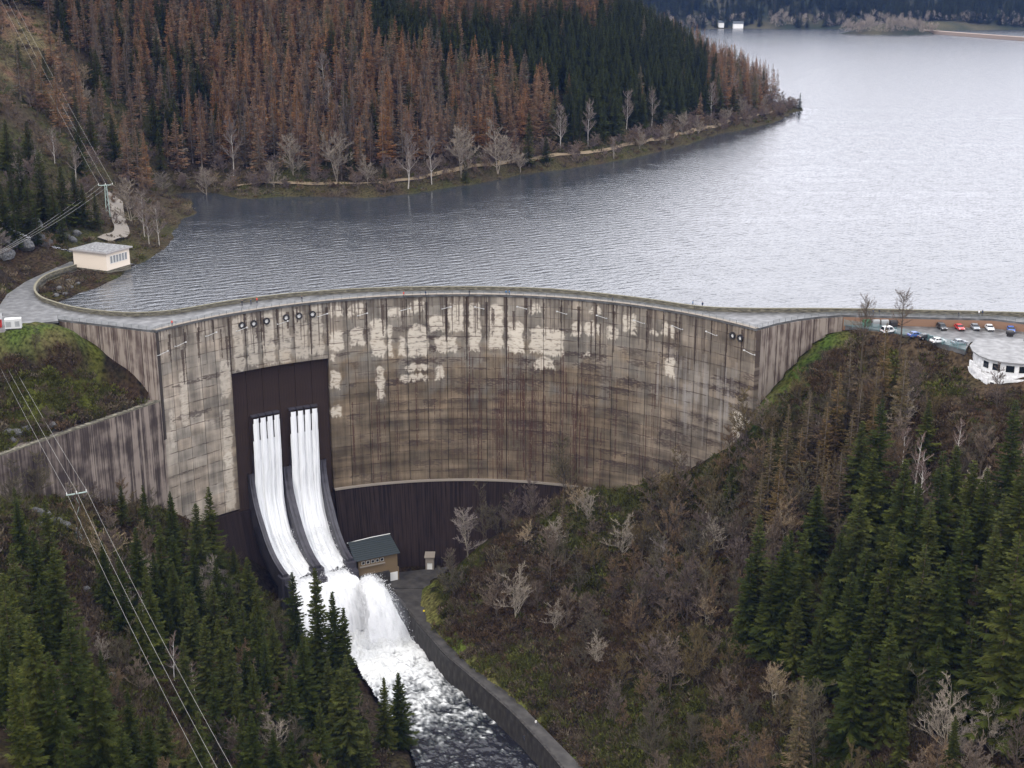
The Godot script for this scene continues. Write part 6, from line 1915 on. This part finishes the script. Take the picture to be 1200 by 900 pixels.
func _ready() -> void:
	# camera, sky, sun, exposure
	var cam := Camera3D.new()
	cam.position = Vector3(0, 98, 0)
	cam.rotation_degrees = Vector3(-17, 0, 0)
	cam.fov = 31.417
	cam.near = 1.0
	cam.far = 6000.0
	add_child(cam)
	cam.current = true
	var sky := ProceduralSkyMaterial.new()
	sky.sky_top_color = Color(0.98, 0.98, 1.0)
	sky.sky_horizon_color = Color(0.82, 0.82, 0.86)
	sky.sky_curve = 0.2
	sky.ground_bottom_color = Color(0.2, 0.2, 0.2)
	sky.ground_horizon_color = Color(0.6, 0.62, 0.65)
	sky.sky_energy_multiplier = 1.75
	sky.sun_angle_max = 0.0
	var env := Environment.new()
	env.background_mode = Environment.BG_SKY
	env.sky = Sky.new()
	env.sky.sky_material = sky
	env.ambient_light_source = Environment.AMBIENT_SOURCE_SKY
	env.tonemap_mode = Environment.TONE_MAPPER_LINEAR
	env.tonemap_exposure = 0.9
	env.sdfgi_enabled = true; env.ssao_enabled = true; env.ssil_enabled = true
	env.fog_enabled = true
	env.fog_density = 0.000023
	env.fog_light_color = Color(0.46, 0.63, 0.96)
	var we := WorldEnvironment.new()
	we.environment = env
	add_child(we)
	var sun := DirectionalLight3D.new()
	sun.light_energy = 0.5
	sun.light_color = Color(1.0, 0.96, 0.90)
	sun.light_angular_distance = 14.0
	sun.shadow_enabled = true
	sun.rotation_degrees = Vector3(-48, -32, 0)
	add_child(sun)
	rng.seed = 7
	nz.seed = 5; nz.frequency = 0.01; nz.fractal_octaves = 3
	nz2.seed = 8; nz2.frequency = 0.012; nz2.fractal_octaves = 4
	river_poly = PackedVector2Array(RIVER)
	park_poly = PackedVector2Array(CARPARK)
	road_poly = PackedVector2Array()
	for p in RIVER_WALL: road_poly.push_back(p)
	var rr := ROAD_RIGHT.duplicate()
	rr.reverse()
	for p in rr: road_poly.push_back(p)
	road_poly.append_array(PackedVector2Array([Vector2(-21.0, -396.0), Vector2(-40.0, -391.0)]))
	materials()
	print("materials")
	build_dam()
	print("dam")
	# ground, lake and roads
	terrain("valley_ground", -220, 220, -460, -96, 2.0, slope_colour, M.soil)
	terrain("hill_ground", -520, 330, -1350, -460, 7.0, hill_colour, M.soil)
	terrain("far_hills", -500, 2100, -3000, -1900, 25.0, far_colour, M.soil)
	print("terrain")
	var poly := PackedVector2Array()
	for p in smooth_line(LAKE_LINE, 6.0): poly.push_back(p)
	poly.append_array(PackedVector2Array([Vector2(2600, -380), Vector2(2600, -2650), Vector2(-420, -2650), Vector2(-420, -470), Vector2(-150, -470)]))
	lake_surface(poly)
	ground("valley_road", strip(RIVER_WALL, ROAD_RIGHT + [], -84.3, 0.5), M.road)
	var cy := MB.new()
	cy.prism_y(Transform3D.IDENTITY, PackedVector2Array([Vector2(-40, -392.5), Vector2(-20, -398), Vector2(-24.5, -382.2), Vector2(-37.2, -382.2)]), -84.8, -84.305)
	ground("courtyard", cy.mesh(), M.road)
	var rw := thing("river_wall", "dark stone wall between the foaming river and valley road", "wall", Vector3.ZERO)
	var rl := resample(RIVER_WALL, 6.0)
	for i in rl.size() - 1:
		var m := MB.new()
		wall_piece(m, rl[i], rl[i + 1], -0.7, -97, -97, -83.75, -83.75, i * 0.2, i * 0.2 + 0.19, 20)
		part(rw, "wall_panel", m.mesh(), M.parapet if false else M.wetconc)
	var pk := MB.new()
	pk.prism_y(Transform3D.IDENTITY, park_poly, -2.2, -0.7)
	ground("car_park", pk.mesh(), M.asphalt)
	# path along the wooded shore, and the causeway across the lake's far arm
	var pa := MB.new()
	var pts := [Vector2(-128, -621), Vector2(-113, -618), Vector2(-64, -617), Vector2(-30, -645), Vector2(2, -683), Vector2(47, -727), Vector2(89, -787), Vector2(121, -846), Vector2(165, -916), Vector2(190, -975)]
	var sl := smooth_line(pts, 6.0)
	for i in sl.size() - 1:
		var d: Vector2 = (sl[i + 1] - sl[i]).normalized()
		var o := Vector2(-d.y, d.x) * 1.1
		drape(pa, sl[i], sl[i + 1], o, 0.6)
	ground("shore_path", pa.mesh(), mat(Color8(112, 98, 78), 0.95))
	var ca := MB.new()
	var cl := [Vector2(628, -2185), Vector2(660, -2080), Vector2(708, -1938), Vector2(800, -1700)]
	for i in cl.size() - 1: wall_piece(ca, cl[i], cl[i + 1], -14.0, -2, -2, 4.5, 4.5, 0, 1)
	var cw := ground("causeway", ca.mesh(), mat(Color8(122, 108, 97), 0.9))
	cw.set_meta("kind", "structure")
	var gr := MB.new()
	var g2 := smooth_line([Vector2(-143.5, -474), Vector2(-141, -487), Vector2(-145, -500), Vector2(-150, -515), Vector2(-156, -535)], 2.5)
	for i in g2.size() - 1:
		var d: Vector2 = (g2[i + 1] - g2[i]).normalized()
		var o := Vector2(-d.y, d.x) * 2.6
		drape(gr, g2[i], g2[i + 1], o, 0.9)
	ground("gravel_track", gr.mesh(), mat(Color8(112, 106, 98), 0.95))
	water_surface()
	buildings()
	print("buildings")
	var cars: Array = [[122.3,-376.3,1,1,0.10],[127.2,-375.9,2,0,0.05],[131.8,-376.3,3,0,-0.05],[135.6,-375.4,0,0,-0.10],[141.0,-373.5,4,0,-0.20],[106.2,-372.6,0,2,1.90],[112.4,-368.0,5,0,1.90],[114.6,-365.7,1,0,1.85],[116.9,-361.7,0,0,1.85],[122.2,-359.9,3,0,1.80]]
	var paint := []
	for c in [Color8(205, 206, 206), Color8(22, 23, 26), Color8(168, 30, 28), Color8(120, 126, 132), Color8(38, 84, 160), Color8(64, 92, 150)]:
		var pm := mat(c, 0.3)
		pm.clearcoat_enabled = true; pm.clearcoat = 0.8
		paint.append(pm)
	var labels := ["black off-roader, leftmost in the back row by the wall", "red hatchback in the back row by the wall", "grey hatchback right of the red car", "white hatchback in the back row, half behind the roof", "blue hatchback at the right end of the back row", "white van by the fence at the car park's left", "blue hatchback by the fence right of the van", "black hatchback by the fence between blue and white cars", "white hatchback by the fence, second from the right", "grey hatchback at the right end of the fence row"]
	for i in cars.size():
		var q: Array = cars[i]
		car(paint[q[2]], q[3], labels[i], q[0], q[1], q[4])
	people()
	power_lines()
	for h in [[372.0, -2322.0, 16.0, "white house at the far shore, the wider one"], [345.0, -2330.0, 9.0, "small white house at the far shore's left end"]]:
		var o := thing("far_house", h[3], "house", Vector3(h[0], maxf(0.5, height(h[0], h[1]) - 1.0), h[1]))
		var m := MB.new()
		m.box(Transform3D(Basis(), Vector3(0, 4, 0)), Vector3(h[2], 8, 9))
		part(o, "wall", m.mesh(), M.white)
		m = MB.new()
		for s in [-1, 1]: m.quad(Vector3(-h[2] * 0.55, 11.5, 0), Vector3(h[2] * 0.55, 11.5, 0), Vector3(h[2] * 0.55, 7.8, s * 5.2), Vector3(-h[2] * 0.55, 7.8, s * 5.2))
		part(o, "roof", m.mesh(), M.slate)
	vegetation()
	# drifting mist over the stilling pool
	var fv := FogVolume.new()
	fv.name = "mist"
	fv.shape = RenderingServer.FOG_VOLUME_SHAPE_ELLIPSOID
	fv.size = Vector3(34, 18, 38)
	fv.position = Vector3(-47, -86, -363)
	var fm := FogMaterial.new()
	fm.density = 0.016
	fm.albedo = Color(0.95, 0.96, 1.0)
	fv.material = fm
	env.volumetric_fog_enabled = true
	env.volumetric_fog_density = 0.0
	fv.set_meta("kind", "stuff")
	tag(fv, "thin mist hanging over the foaming pool", "mist")
	add_child(fv)
	print("done ", get_child_count())
